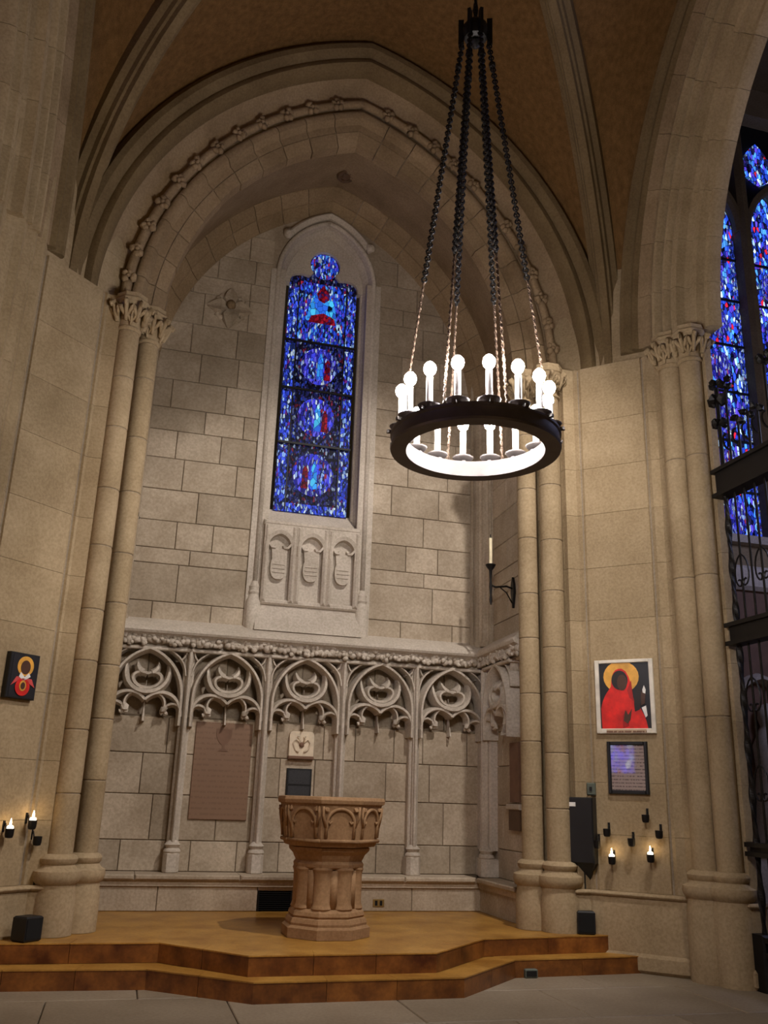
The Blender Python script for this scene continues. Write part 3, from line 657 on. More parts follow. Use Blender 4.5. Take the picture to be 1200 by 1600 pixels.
# side arches of the bay
def rollprof(R, D, r):
    return [(R + r * math.cos(q), D + r * math.sin(q)) for q in [math.radians(x) for x in (60, 10, -40, -90, -140, -190)]]
SIDE = [[(5.10, 8.74), (5.06, 8.62)] + rollprof(4.98, 8.60, .055) + [(4.90, 8.68), (4.87, 8.62), (4.83, 8.62), (4.81, 8.70), (4.81, 8.95), (5.10, 8.95)],
        [(4.81, 8.68), (4.76, 8.72), (4.70, 8.74), (4.685, 8.76), (4.68, 8.95), (4.66, 9.1), (4.81, 9.1)],
        [(4.68, 8.95), (4.665, 8.95)] + rollprof(4.615, 8.78, .036) + [(4.565, 8.97), (4.545, 8.97), (4.53, 9.1), (4.67, 9.1)],
        [(4.545, 8.98), (4.535, 8.98)] + rollprof(4.495, 8.83, .028) + [(4.457, 8.98), (4.44, 8.98), (4.43, 8.87), (4.345, 8.885), (4.34, 9.02), (4.32, 9.12), (4.53, 9.12)],
        [(4.34, 8.99), (4.315, 9.04), (4.26, 9.06), (4.245, 9.02), (4.19, 9.04), (4.175, 9.10), (4.15, 9.14), (4.125, 9.10), (4.09, 9.11), (4.065, 9.15), (4.06, 9.26), (4.34, 9.26)]]
for kind, lab in (('right', 'tall many-moulded stone arch on the right opening to the gated chapel'), ('left', 'tall moulded stone arch on the left opening to the dark neighbouring bay')):
    t = thing('bay_arch', lab, 'arch')
    for s in (1, -1):
        for q, pr in enumerate(SIDE):
            T = thmax(kind, max(r for r, d in pr))
            if q == 0: arch_seg(kind, s, pr, .0, T, 26).obj('wall_rib', 'rib', t, 'auto')
            else:
                N = 9 if s > 0 else 1
                for k in range(N):
                    arch_seg(kind, s, pr, T * k / N + (.0006 if k else 0), T * (k + 1) / N - (.0006 if k < N - 1 else 0), 4 if s > 0 else 20).obj('moulded_order', 'pier' if q > 1 else 'archstone', t, 'auto')

# ================================================================== PIERS
PP = [(4.275, 9.55), (4.275, 9.17), (4.31, 9.04), (4.345, 8.985), (4.45, 8.95), (4.495, 8.80), (4.50, 8.735), (4.635, 8.735), (4.655, 8.70), (4.688, 8.712), (4.70, 8.67), (5.195, 8.175), (5.222, 8.188), (5.236, 8.13),
      (5.315, 8.09), (5.335, 7.995), (5.46, 7.90), (5.475, 7.80), (5.52, 7.74), (5.60, 7.68), (5.60, 7.54), (5.68, 7.54), (5.68, 9.55)]
SH = [(4.172, 9.07, .115), (4.36, 8.85, .125), (5.40, 7.895, .125), (5.51, 7.68, .12)]
def leafcap(r):
    g = G(); prof = [(r * 1.0, 0), (r * 1.12, .015), (r * 1.12, .035), (r, .05), (r * 1.05, .16), (r * 1.35, .28), (r * 1.45, .31)]
    return prof
CAPL = []
for k in range(3):
    rnd = random.Random(90 + k); g = G()
    p = [(0, 0, -.15), (0, -.015, -.08), (0, -.035, -.02), (0, -.07, .02), (0, -.085, .0), (0, -.075, -.03)]
    g.tube(p, [.022, .034, .036, .034, .026, .012], 6, ell=.6)
    for s in (1, -1): g.tube([(s * .01, -.01, -.10), (s * .045, -.035, -.05), (s * .05, -.055, -.02), (s * .04, -.05, -.045)], [.015, .02, .018, .008], 5)
    CAPL.append(g.mesh('capital_leaf', 'pier', True))
def pier(sgn, label):
    MX = (lambda p: p) if sgn > 0 else (lambda p: (2 * XC - p[0], p[1]))
    def poly(d):
        q = offset([p for p in PP if p not in ((4.688, 8.712), (5.222, 8.188))], d) if d else PP
        q = [MX(p) for p in q]
        return q if sgn > 0 else q[::-1]
    t = thing('pier', label, 'pier')
    base = PP
    G().prism(poly(-.02), 0, 6.40).obj('mortar_core', 'mortar', t)
    up = [MX(p) for p in [(4.3, 9.5), (4.34, 9.2), (4.60, 8.97), (4.95, 8.60), (5.14, 8.41), (5.45, 8.10), (5.58, 7.86), (5.68, 7.80), (5.68, 9.5)]]
    for a, b in ((6.40, 7.0), (7.0, 7.65), (7.65, 8.35)): G().prism(up if sgn > 0 else up[::-1], a + .001, b - .001, .002).obj('springer', 'pier', t)
    hs = [.70, 1.22, 1.72, 2.30, 2.86, 3.40, 3.98, 4.60, 5.15, 5.72, 6.42]
    for a, b in zip(hs[:-1], hs[1:]): G().prism(poly(0), a + .0012, b - .0012, .002).obj('course', 'pier', t)
    # plinth and footing of the face
    G().prism(poly(.045), 0.0, .66, .01).obj('plinth', 'pier', t)
    G().prism(poly(.085), .0, .17, .03).obj('footing', 'pier', t)
    G().prism(poly(.075), .655, .70, .018).obj('plinth_ledge', 'pier', t)
    if sgn < 0:
        for k, (pl, z1) in enumerate((([(5.24, 8.3), (5.24, 8.115), (5.315, 8.09), (5.315, 8.3)], 12.5), ([(5.315, 8.3), (5.315, 8.02), (5.40, 7.98), (5.40, 8.3)], 12.5), ([(5.40, 8.3), (5.40, 7.86), (5.56, 7.80), (5.56, 8.3)], 12.5), ([(5.56, 8.3), (5.56, 7.62), (5.9, 7.55), (5.9, 8.3)], 12.5))):
            G().prism([MX(p) for p in pl][::-1], .70, z1).obj('pilaster', 'pier', t)
    for q, (x, y, r) in enumerate(SH if sgn > 0 else [(4.196, 9.03, .108), (4.405, 8.81, .115)]):
        cx, cy = MX((x, y)); z0 = PZ if q < 2 else 0.0
        sh = thing_part = bpy.data.objects.new('shaft', None); COL.objects.link(sh); sh.parent = t; sh.location = (cx, cy, 0); sh.empty_display_size = .1
        zc = 6.03 if q < 2 else 6.14
        off = .0 if q % 2 else .12
        hz = [.94, 1.45 + off, 2.0 + off, 2.62, 3.1 + off, 3.72, 4.3 + off * .5, 4.95, 5.5 + off, zc] if q < 2 else [.94, 2.35, 3.75, 5.05, zc]
        G().lathe([(r - .006, .9), (r - .006, zc + .1)], 0, 0, 16).obj('joint_core', 'mortar', sh, 'auto')
        for a, b in zip(hz[:-1], hz[1:]):
            G().lathe([(r - .005, a + .004), (r, a + .010), (r, b - .010), (r - .005, b - .004)], 0, 0, 20).obj('drum', 'pier', sh, 'auto')
        G().lathe([(r * 1.62, z0), (r * 1.62, .60), (r * 1.5, .66), (r * 1.5, .70), (r * 1.75, .73), (r * 1.86, .77), (r * 1.80, .81), (r * 1.45, .83), (r * 1.25, .86), (r * 1.42, .885), (r * 1.45, .91), (r * 1.3, .935), (r, .95)], 0, 0, 16, PI / 16).obj('base', 'pier', sh, 'auto')
        pr = leafcap(r); cp = G().lathe([(rr, zc + z) for rr, z in pr], 0, 0, 18).obj('bell', 'pier', sh, 'auto')
        for k in range(9):
            a = 2 * PI * k / 9 + .3 * q
            place('leaf', CAPL[k % 3], sh, ((r + .035) * math.cos(a), (r + .035) * math.sin(a), zc + .255), (0, 0, a + PI / 2), (1.15, 1.15, 1.15))
            if k % 2 == 0: place('leaf', CAPL[(k + 1) % 3], sh, ((r + .01) * math.cos(a + .35), (r + .01) * math.sin(a + .35), zc + .17), (0, 0, a + .35 + PI / 2), (.8, .8, .8))
        G().lathe([(r * 1.35, zc + .30), (r * 1.55, zc + .325), (r * 1.6, zc + .355), (r * 1.45, zc + .38), (r * 1.45, zc + .42)], 0, 0, 8, PI / 8).obj('abacus', 'pier', sh)
    return t
pier(1, 'compound stone pier on the right carrying the red-robed icon, with clustered shafts')
pier(-1, 'compound stone pier on the left carrying the small dark icon, with clustered shafts')

# ================================================================== VAULT of the bay
ce = struct('ceiling', 'brown tiled ribbed vault above the chandelier', 'ceiling')
def wallc(side, t):
    """wall arch curve; side in back / right / left / front; t 0 corner(+), 1 apex, returned for + half"""
def curve_pt(kind, s, t):
    if kind in ('back', 'front'):
        r = 4.12; th = t * math.acos(.95 / r); u = -.95 + r * math.cos(th)
        y = 8.68 if kind == 'back' else 2 * YC - 8.68
        return Vector((XC + s * u, y, ZS + r * math.sin(th)))
    r = 5.06; th = t * math.acos(1.69 / r); u = -1.69 + r * math.cos(th)
    x = 5.22 if kind == 'right' else 2 * XC - 5.22
    return Vector((x, YC + s * u, ZS + .1 + r * math.sin(th)))
DX, DY = 4.93 - XC, 8.45 - YC; DL = math.hypot(DX, DY)
def rib_pt(sx, sy, t):
    th = t * (PI - math.acos((4.47 - 3.66) / 4.0)); ss = 3.66 - 4.0 * math.cos(th)
    k = 1 - ss / 4.47
    return Vector((XC + sx * DX * k, YC + sy * DY * k, ZS + 4.0 * math.sin(th)))
NV = 22; NU = 6
for kind, half in (('back', [(1, 1), (-1, 1)]), ('front', [(1, -1), (-1, -1)]), ('right', [(1, 1), (1, -1)]), ('left', [(-1, 1), (-1, -1)])):
    for sx, sy in half:
        s = sx if kind in ('back', 'front') else sy
        rows = []
        for i in range(NV + 1):
            t_ = i / NV; a = curve_pt(kind, s, t_); b = rib_pt(sx, sy, t_)
            rows.append([tuple(a.lerp(b, j / NU)) for j in range(NU + 1)])
        G().grid(rows).obj('vault_web', 'web', ce, True)
for sx in (1, -1):
    for sy in (1, -1):
        rows = []; lat = Vector((-DY * sy, DX * sx, 0)).normalized()
        prof = [(-.17, -.06), (-.16, .06), (-.10, .10), (-.085, .16), (-.06, .17), (-.045, .23), (.045, .23), (.06, .17), (.085, .16), (.10, .10), (.16, .06), (.17, -.06)]
        for i in range(NV + 1):
            p = rib_pt(sx, sy, i / NV); q = rib_pt(sx, sy, min(1, i / NV + .01)) - rib_pt(sx, sy, max(0, i / NV - .01)); q.normalize()
            dn = lat.cross(q); dn = dn if dn.z < 0 or (abs(dn.z) < .3 and dn.dot(Vector((-sx, -sy, 0))) > 0) else -dn
            rows.append([tuple(p + lat * a + dn * b) for a, b in prof])
        G().grid(rows, True, True).obj('diagonal_rib', 'rib', ce, 'auto')
G().lathe([(.02, 10.02), (.2, 10.05), (.3, 10.15), (.32, 10.3), (.3, 10.45)], XC, YC, 16).obj('crown_boss', 'rib', ce, 'auto')

# ================================================================== NEIGHBOURING BAYS
wf = struct('wall_far_left', 'dim stone wall of the neighbouring bay beyond the left arch', 'wall')
G().box(-9, -2.2, 9.6, 9.8, 0, 12).obj('masonry', 'rib', wf)
wr = struct('wall_far_right', 'stone wall of the gated chapel around its large stained window', 'wall')
WX0, WX1, WZ0, WYR = 8.05, 12.65, 5.38, 11.0
g = G(); g.box(5.9, WX0, WYR, WYR + .4, 0, 14); g.box(WX0, WX1, WYR, WYR + .4, 0, WZ0 - .05); g.box(WX1, 13, WYR, WYR + .4, 0, 14); g.box(WX0, WX1, WYR, WYR + .4, 13.4, 14); g.obj('masonry', 'pier', wr)
G().box(5.9, 13, WYR - 9, WYR + .4, 14, 14.1).obj('ceiling_slab', 'rib', wr)
w2 = struct('window_2', 'large multi-light blue and red stained-glass window beyond the iron gate', 'window', (0, WYR, 0))
lw = (WX1 - WX0) / 4
for k in range(4):
    x0, x1 = WX0 + k * lw + .10, WX0 + (k + 1) * lw - .10; cx = (x0 + x1) / 2; hwid = (x1 - x0) / 2
    head = [(cx + x, z) for x, z in pointed(hwid, 10.9, .95, 8)]
    G().plate([(x0, WZ0), (x1, WZ0)] + head[::-1], .22, .26).obj('light_glass', 'gl_big', w2)
    for s in (-1, 1):
        G().plate([(cx + s * hwid, WZ0), (cx + s * (hwid - .1), WZ0), (cx + s * (hwid - .1), 10.8), (cx + s * hwid, 10.8)][::s], .215, .24).obj('border_glass', 'gl_border', w2)
    for z in (6.2, 7.05, 7.9, 8.75, 9.6, 10.4): G().box(x0, x1, .19, .22, z - .018, z + .018).obj('saddle_bar', 'lead', w2)
    for z in (5.78, 6.62, 7.47, 8.32, 9.17, 10.0):
        G().plate([(cx + .2 * math.cos(a * PI / 8), z + .3 * math.sin(a * PI / 8)) for a in range(16)], .208, .24).obj('medallion', 'gl_violet', w2)
    G().sweep2(head, [(-.05, .12), (-.05, .05), (0, .0), (.08, .0), (.08, .3)], 0).obj('arch_head', 'rib', w2)
    top = [(cx + x, z) for x, z in pointed(hwid * .7, 12.3, .7, 6)]
    G().plate([(cx - hwid * .7, 12.3), (cx, 12.1), (cx + hwid * .7, 12.3)] + top[::-1][1:-1], .22, .26).obj('tracery_glass', 'gl_big', w2)
G().box(WX0, WX1, .27, .35, WZ0, 13.4).obj('tracery_field', 'lead', w2)
for k in range(5):
    x = WX0 + k * lw; G().block(x - .11, x + .11, -.06, .26, WZ0, 13.4, .07).obj('mullion', 'rib', w2)
G().box(WX0 - .1, WX1 + .1, -.16, .1, WZ0 - .12, WZ0).obj('sill', 'carved', w2)
# altar and retable under that window
t = thing('stone_altar', 'pale stone altar with an arched retable seen through the gate', 'altar', (8.6, 10.2, 0))
G().block(-1.2, 2.4, -.35, .35, 0, 1.0, .03).obj('table_block', 'carved', t); G().block(-1.28, 2.5, -.42, .4, 1.0, 1.1, .03).obj('table_top', 'carved', t)
G().box(-1.2, 2.4, .2, .6, 1.1, 4.4).obj('retable_back', 'emblem', t)
for k in range(3):
    G().sweep2([(-1.0 + k * 1.15, 1.2), (-1.0 + k * 1.15, 2.6)] + [(-.5 + k * 1.15 + x, z) for x, z in pointed(.5, 2.6, .6, 7)[1:-1]] + [(k * 1.15, 2.6), (k * 1.15, 1.2)], RIB(.06, .14), .2).obj('retable_arch', 'carved', t, 'auto')
G().block(-1.25, 2.45, .1, .6, 4.4, 4.75, .05).obj('retable_cornice', 'carved', t)
G().lathe([(.02, 1.1), (.30, 1.1), (.26, 1.5), (.20, 2.0), (.22, 2.3), (.13, 2.5), (.10, 2.55), (.13, 2.65), (.11, 2.8), (.02, 2.85)], -.5, .05, 14).obj('statue', 'carved', t, True)

# blue lancet in the wall behind the camera; it shows only as a reflection in the framed notice
wz = struct('wall_west', 'stone wall far behind the viewer with a blue lancet, seen only mirrored in the notice glass', 'wall', (-6.55, 1.9, 0), PI / 2)
g = G(); g.box(-3, -.45, 0, .3, 0, 9); g.box(.45, 3, 0, .3, 0, 9); g.box(-.45, .45, 0, .3, 0, 2.25); g.box(-.45, .45, 0, .3, 7, 9); g.obj('masonry', 'pier', wz)
w3 = struct('window_3', 'blue stained lancet behind the viewer, mirrored in the notice glass', 'window', (-6.55, 1.9, 0), PI / 2)
G().box(-.45, .45, .1, .13, 2.25, 7).obj('glass_panel', stained('stained_west', VI, 9.0, 9, (1, 1, .6), .04, .6), w3)
for z in (3.1, 4.0, 4.9, 5.8): G().box(-.45, .45, .06, .1, z - .02, z + .02).obj('saddle_bar', 'lead', w3)

# ================================================================== IRON GATE on the right
gt = thing('iron_gate', 'tall black wrought-iron gate screen with twisted post closing the right arch', 'gate', (5.62, 0, 0))
Y0, Y1 = 7.44, 2.75
for y in (Y0 - .02, 5.09 + .7, 5.09 - .7, Y1):
    pts = [(0, y, .45 + i * .022) for i in range(int(4.15 / .022))]
    G().tube(pts, .034, 6, twist=.16, ell=.55).obj('twisted_post', 'iron', gt)
    G().block(-.08, .08, y - .08, y + .08, 0, .46, .02).obj('post_base', 'iron', gt)
for z0, z1, d in ((4.56, 4.82, .06), (3.04, 3.22, .05), (1.12, 1.2, .03), (.30, .42, .04)):
    G().box(-d, d, Y1, Y0 + .04, z0, z1).obj('rail', 'iron', gt)
    for q in (z0, z1): G().box(-d - .03, d + .03, Y1, Y0 + .08, q - .02, q + .02).obj('rail_moulding', 'iron', gt)
nb = 30
for i in range(nb):
    y = Y0 - .16 - i * .152
    if y < Y1 + .1: break
    G().tube([(0, y, .4), (0, y, 4.56)], .011, 6).obj('bar', 'iron', gt)
    for z in (1.55, 2.35, 3.55):
        if i % 2 == 0 and i < 12:
            p = bez((0, y, z + .35), (0, y + .14, z + .28), (0, y + .12, z + .02), (0, y + .03, z + .03), 8) + bez((0, y + .03, z + .03), (0, y - .01, z + .06), (0, y + .04, z + .12), (0, y + .06, z + .09), 5)[1:]
            G().tube(p, .009, 5).obj('scroll', 'iron', gt)
            p = [(a, 2 * y - b, c) for a, b, c in p]; G().tube(p, .009, 5).obj('scroll', 'iron', gt)
    if i < 12:
        # cresting on the top rail
        h = .95 if i % 4 == 0 else .5
        G().tube([(0, y, 4.82), (0, y, 4.82 + h)], .012, 6).obj('crest_spike', 'iron', gt)
        for q in range(4 if h > .6 else 2):
            an = q * PI / 2; G().ico((.035 * math.cos(an), y + .06 * math.sin(an), 4.82 + h - .05 + .05 * (q % 2)), .045, .35, 1).obj('crest_leaf', 'iron', gt)
        p = bez((0, y, 5.0), (0, y + .12, 5.05), (0, y + .13, 5.22), (0, y + .05, 5.2), 8); G().tube(p, .012, 5).obj('crest_scroll', 'iron', gt)
G().tube([(0, Y0 - .02, 4.82), (0, Y0 - .02, 5.75)], .022, 8).obj('corner_finial', 'iron', gt)
for z, r_ in ((5.35, .07), (5.62, .09), (5.80, .06)):
    for q in range(4): G().ico((.05 * math.cos(q * PI / 2), Y0 - .02 + .06 * math.sin(q * PI / 2), z), r_ * .7, .35, 1).obj('crest_leaf', 'iron', gt)

# ================================================================== FONT
FX, FY = 1.945, 8.74
f = thing('baptismal_font', 'brown octagonal carved stone baptismal font standing on the marble platform', 'font', (FX, FY, PZ))
f.scale = (.95, .95, 1.0)
A8 = PI / 8
def oct_(prof, name, par=f, mat='font'): return G().lathe(prof, 0, 0, 8, A8).obj(name, mat, par)
oct_([(.43, 0), (.43, .08), (.40, .10)], 'plinth')
oct_([(.395, .09), (.40, .12), (.385, .155), (.36, .165)], 'base_ring')
oct_([(.36, .16), (.375, .18), (.365, .21), (.335, .235), (.31, .245)], 'base_moulding')
G().lathe([(.255, .2), (.255, .60)], 0, 0, 16).obj('stem_core', 'font', f)
for k in range(8):
    a = k * PI / 4 + A8; x, y = .245 * math.cos(a), .245 * math.sin(a)
    G().lathe([(.10, .225), (.11, .24), (.10, .265), (.094, .28), (.094, .53), (.10, .55), (.108, .565), (.10, .585)], x, y, 12).obj('stem_shaft', 'font', f, 'auto')
    a += A8; G().lathe([(.045, .24), (.045, .56)], .268 * math.cos(a), .268 * math.sin(a), 10).obj('stem_roll', 'font', f, True)
oct_([(.325, .57), (.345, .585), (.35, .61), (.33, .635), (.335, .645), (.345, .66), (.36, .69), (.40, .725), (.405, .75), (.385, .76)], 'neck_moulding')
oct_([(.37, .755), (.45, .765), (.47, .80), (.51, 1.12), (.515, 1.13)], 'bowl')
oct_([(.505, 1.125), (.535, 1.135), (.545, 1.165), (.535, 1.19), (.49, 1.195), (.44, 1.19), (.42, 1.08), (.05, 1.02)], 'rim')
for k in range(8):
    a = k * PI / 4 - PI / 2; n_ = Vector((math.cos(a), math.sin(a), 0)); u = Vector((-math.sin(a), math.cos(a), 0))
    def P(x, z, d):
        r = (.47 + (z - .80) / .32 * .04) * math.cos(A8) + d; return tuple(n_ * r + u * x + Vector((0, 0, z)))
    arch = [(-.135, .84)] + [(-.135, .95)] + [(x, z) for x, z in pointed(.135, .96, .13, 6)] + [(.135, .95), (.135, .84)]
    ob = G().tube([P(x, z, .008) for x, z in arch], .016, 6).obj('arch_moulding', 'font', f, True)
    for s in (1, -1):
        G().tube([P(s * .135, .985, .008), P(s * .10, .965, .01), P(s * .085, .985, .01)], [.014, .012, .006], 5).obj('cusp', 'font', ob, True)
        G().tube([P(s * .135, .93, .008), P(s * .175, 1.03, .012), P(s * .175, 1.11, .012)], [.016, .014, .012], 6).obj('spandrel_branch', 'font', ob, True)
        G().ico(P(s * .145, 1.085, .006), .026, .3, 1).obj('spandrel_leaf', 'font', ob)
    G().tube([P(-.19, .815, .008), P(.19, .815, .008)], .018, 6).obj('lower_roll', 'font', f, True)

# ================================================================== CHANDELIER
ch = thing('chandelier', 'large black iron ring chandelier of sixteen lit candle bulbs on long chains', 'chandelier', (XC, YC, 3.66))
RR = .505
G().grid([[((RR + dr) * math.cos(a), (RR + dr) * math.sin(a), dz) for dr, dz in ((-.055, 0), (.045, 0), (.05, .015), (.04, .03), (.04, .085), (.05, .095), (.05, .11), (-.055, .11))] for a in [2 * PI * i / 64 for i in range(65)]], True).obj('ring_band', 'ringiron', ch, 'auto')
rc = .50
PAN = G().lathe([(.012, .0), (.05, .01), (.068, .03), (.075, .04), (.066, .045), (.045, .03), (.012, .03)], 0, 0, 14).mesh('drip_pan', 'ringiron', True)
TUB = G().lathe([(.021, 0), (.021, .205), (.016, .21)], 0, 0, 12).mesh('candle_tube', 'tube', 'auto')
BUL = G().lathe([(.012, 0), (.016, .012), (.034, .032), (.041, .055), (.036, .08), (.02, .1), (.003, .11)], 0, 0, 12).mesh('bulb', 'bulb', True)
BRK = G().box(-.04, .09, -.012, .012, 0, .02).mesh('bracket', 'ringiron')
for k in range(16):
    a = (k + .5) * PI / 8; x, y = .49 * math.cos(a), .49 * math.sin(a)
    p = place('drip_pan', PAN, ch, (x, y, .11)); c = place('candle_tube', TUB, ch, (x, y, .14)); place('bulb', BUL, c, (0, 0, .205))
    place('bracket', BRK, ch, (x, y, .10), (0, 0, a))
HOOK = 7.12 - 3.66
view = math.atan2(-YC, -XC)
for dg in (22.5, 90, 157.5, -157.5, -90, -22.5):
    a = view + math.radians(dg); b = Vector((.50 * math.cos(a), .50 * math.sin(a), .11)); tp = Vector((.10 * math.cos(a), .10 * math.sin(a), HOOK - .1))
    d = tp - b; n = 130
    mid = .36
    G().tube([tuple(b + d * (mid * i / n)) for i in range(n + 1)], .0115, 5, twist=.55, ell=.5).obj('twisted_rod', 'chain', ch)
    cn = 74
    q = d.to_track_quat('Z', 'Y')
    g = G(); L = d.length * (1 - mid) / cn
    for i in range(cn):
        c = b + d * (mid + (1 - mid) * (i + .5) / cn); ring = []
        for w_ in range(8):
            t_ = 2 * PI * w_ / 8; lx = .018 * math.cos(t_); lz_ = L * .68 * math.sin(t_)
            v = Vector((lx, 0, lz_)) if i % 2 else Vector((0, lx, lz_)); ring.append(tuple(c + q @ v))
        g.tube(ring, .0075, 4, True)
    o = g.obj('chain', 'iron', ch); o['kind'] = 'stuff'
    G().ico(tuple(b + d * .93), .03, .15, 1).obj('chain_shackle', 'iron', ch)
G().lathe([(.01, -.17), (.035, -.15), (.045, -.12), (.03, -.10), (.085, -.085), (.10, -.04), (.10, .02), (.075, .06), (.05, .07), (.02, .10)], 0, 0, 12).obj('hub', 'iron', ch, 'auto').location = (0, 0, HOOK + .02)

for k in range(6):
    a = view + math.radians((22.5, 90, 157.5, -157.5, -90, -22.5)[k])
    o = G().box(-.012, .03, -.012, .012, -.12, .12).obj('hub_prong', 'iron', ch); o.location = (.10 * math.cos(a), .10 * math.sin(a), HOOK); o.rotation_euler = (0, 0, a)
G().tube([(0, 0, HOOK + .1 + i * .03) for i in range(90)], .022, 6, twist=.5, ell=.6).obj('suspension_rod', 'iron', ch)

# ================================================================== CANDLE BRACKET on the right return wall
pB = BRr + (AR - BRr) * .62
t = thing('candle_bracket', 'dark iron wall bracket holding one unlit ivory candle on the return wall', 'sconce', (pB.x, pB.y, 3.95), th)
p = [(0, -.02, .14), (.04, -.02, .05), (.05, -.02, -.05), (0, -.02, -.24), (-.05, -.02, -.05), (-.04, -.02, .05)]
G().plate([(q[0], q[2]) for q in p][::-1], -.03, 0).obj('backplate', 'iron', t)
G().tube([(0, -.03, .0), (0, -.10, .02), (0, -.24, .0), (0, -.30, .02)], .012, 6).obj('arm', 'iron', t, True)
G().tube([(0, -.03, -.18), (0, -.10, -.06), (0, -.18, -.0)], .008, 6).obj('brace', 'iron', t, True)
G().lathe([(.008, -.22), (.018, -.16), (.012, -.10), (.02, .0), (.012, .08), (.02, .2), (.05, .24), (.065, .27), (.055, .275), (.03, .28)], 0, -.30, 12).obj('stem_and_pan', 'iron', t, 'auto')
G().lathe([(.02, .28), (.02, .60), (.016, .605)], 0, -.30, 10).obj('candle', 'candle', t, 'auto')
G().tube([(0, -.30, .60), (.003, -.30, .65)], .006, 5).obj('wick', 'iron', t)
# little mark on the left jamb of the alcove
t = thing('wall_hook', 'tiny dark hook on the left edge of the alcove wall', 'hook', (-.16, YW, 4.62))
G().tube([(0, 0, 0), (0, -.06, 0), (0, -.08, .03), (0, -.07, .05)], .014, 6).obj('pin', 'iron', t, True); G().lathe([(.03, 0), (.03, .01)], 0, 0, 10).obj('rose', 'iron', t).rotation_euler = (PI / 2, 0, 0)

# ================================================================== THINGS ON THE RIGHT PIER FACE (local x right, -y out of the stone)
DO, DR = (4.70, 8.67), -PI / 4
def onface(name, label, cat, s, z, group=None, out=0.0):
    u = Vector((math.cos(DR), math.sin(DR))); n_ = Vector((math.sin(DR), -math.cos(DR)))
    return thing(name, label, cat, (DO[0] + u.x * s + n_.x * out, DO[1] + u.y * s + n_.y * out, z), DR, group)
def onleft(name, label, cat, s, z, group=None, out=0.0):
    u = Vector((math.cos(-DR), math.sin(-DR))); n_ = Vector((math.sin(-DR), -math.cos(-DR)))
    return thing(name, label, cat, (2 * XC - DO[0] + u.x * s + n_.x * out, DO[1] + u.y * s + n_.y * out, z), -DR, group)
def ell(cx, cz, rx, rz, n=24, a0=0, a1=360): return [(cx + rx * math.cos(math.radians(a0 + (a1 - a0) * i / n)), cz + rz * math.sin(math.radians(a0 + (a1 - a0) * i / n))) for i in range(n)]
t = onface('icon_print', 'white-framed icon of a dark-faced hooded figure in a red robe with gold halo', 'icon', .345, 2.585)
W2, H2 = .305, .378
for x0, x1, z0, z1 in ((-W2, -W2 + .045, -H2, H2), (W2 - .045, W2, -H2, H2), (-W2 + .045, W2 - .045, H2 - .035, H2), (-W2 + .045, W2 - .045, -H2, -H2 + .05)):
    G().block(x0, x1, -.03, 0, z0, z1, .006).obj('frame_side', 'white', t)
def ic(poly, mat, d, name): return G().plate(poly, -d, -d + .003).obj(name, mat, t)
ic([(-.26, -.33), (.26, -.33), (.26, .343), (-.26, .343)], 'night', .012, 'dark_ground')
ic(ell(-.03, .20, .185, .165), 'gold', .015, 'halo')
ic([(-.245, -.33), (-.25, -.12)] + bez((-.25, -.12), (-.22, .02), (-.17, .05), (-.14, .10), 5)[1:] + bez((-.14, .10), (-.13, .27), (-.08, .29), (-.02, .285), 5)[1:] + bez((-.02, .285), (.06, .26), (.08, .1), (.09, -.05), 5)[1:] + bez((.09, -.05), (.15, -.1), (.21, -.2), (.225, -.33), 5)[1:], 'red', .018, 'robe')
ic(ell(-.045, .165, .085, .10), 'hair', .021, 'hair'); ic(ell(-.02, .14, .052, .082), 'skin', .024, 'face')
ic([(.03, .06), (.075, .16), (.085, .0), (.10, -.06), (.05, -.02)], 'deepred', .021, 'veil_fold')
ic([(-.03, -.33), (-.03, -.2), (.02, -.14), (.03, -.3)], 'deepred', .021, 'robe_fold')
ic([(-.02, -.25), (.0, -.14), (.03, -.19), (.07, -.13), (.05, -.24), (.02, -.28)], 'skin', .024, 'hand')
ic(bez((.10, -.16), (.08, 0), (.12, .08), (.18, .09), 6) + [(.19, .02), (.16, -.08), (.15, -.14)], 'hair', .021, 'dark_sleeve')
ic([(.165, -.1), (.17, .03), (.20, .08), (.215, .02), (.205, -.08)], 'skin', .024, 'raised_hand')
ic([(.17, -.12), (.215, -.1), (.225, -.2), (.205, -.22)], 'iconwhite', .022, 'cuff')
ic([(.19, .03), (.187, .06), (.205, .105), (.222, .06), (.215, .02)], 'iconwhite', .027, 'egg')
ic([(-.20, -.37), (.21, -.37), (.21, -.335), (-.20, -.335)], 'caption', .033, 'caption_strip')
t = onface('framed_notice', 'black-framed printed notice under glass below the red icon', 'notice', .343, 1.87)
for x0, x1, z0, z1 in ((-.205, -.17, -.257, .257), (.17, .205, -.257, .257), (-.17, .17, .222, .257), (-.17, .17, -.257, -.22)):
    G().block(x0, x1, -.035, 0, z0, z1, .008).obj('frame_side', 'black', t)
G().box(-.172, .172, -.016, 0, -.222, .224).obj('printed_sheet', 'paper', t)
m, tt, n_, l_, p_ = nt('clear_pane'); 
for q in list(n_):
    if q.type != 'OUTPUT_MATERIAL': n_.remove(q)
tr = n_.new('ShaderNodeBsdfTransparent'); gs = n_.new('ShaderNodeBsdfGlossy'); gs.inputs['Roughness'].default_value = .03
fz = n_.new('ShaderNodeFresnel'); fz.inputs['IOR'].default_value = 1.5; mx = n_.new('ShaderNodeMixShader')
l_.new(fz.outputs[0], mx.inputs[0]); l_.new(tr.outputs[0], mx.inputs[1]); l_.new(gs.outputs[0], mx.inputs[2])
l_.new(mx.outputs[0], [q for q in n_ if q.type == 'OUTPUT_MATERIAL'][0].inputs['Surface'])
M['pane'] = m
G().box(-.172, .172, -.025, -.022, -.222, .224).obj('glass_pane', 'pane', t)
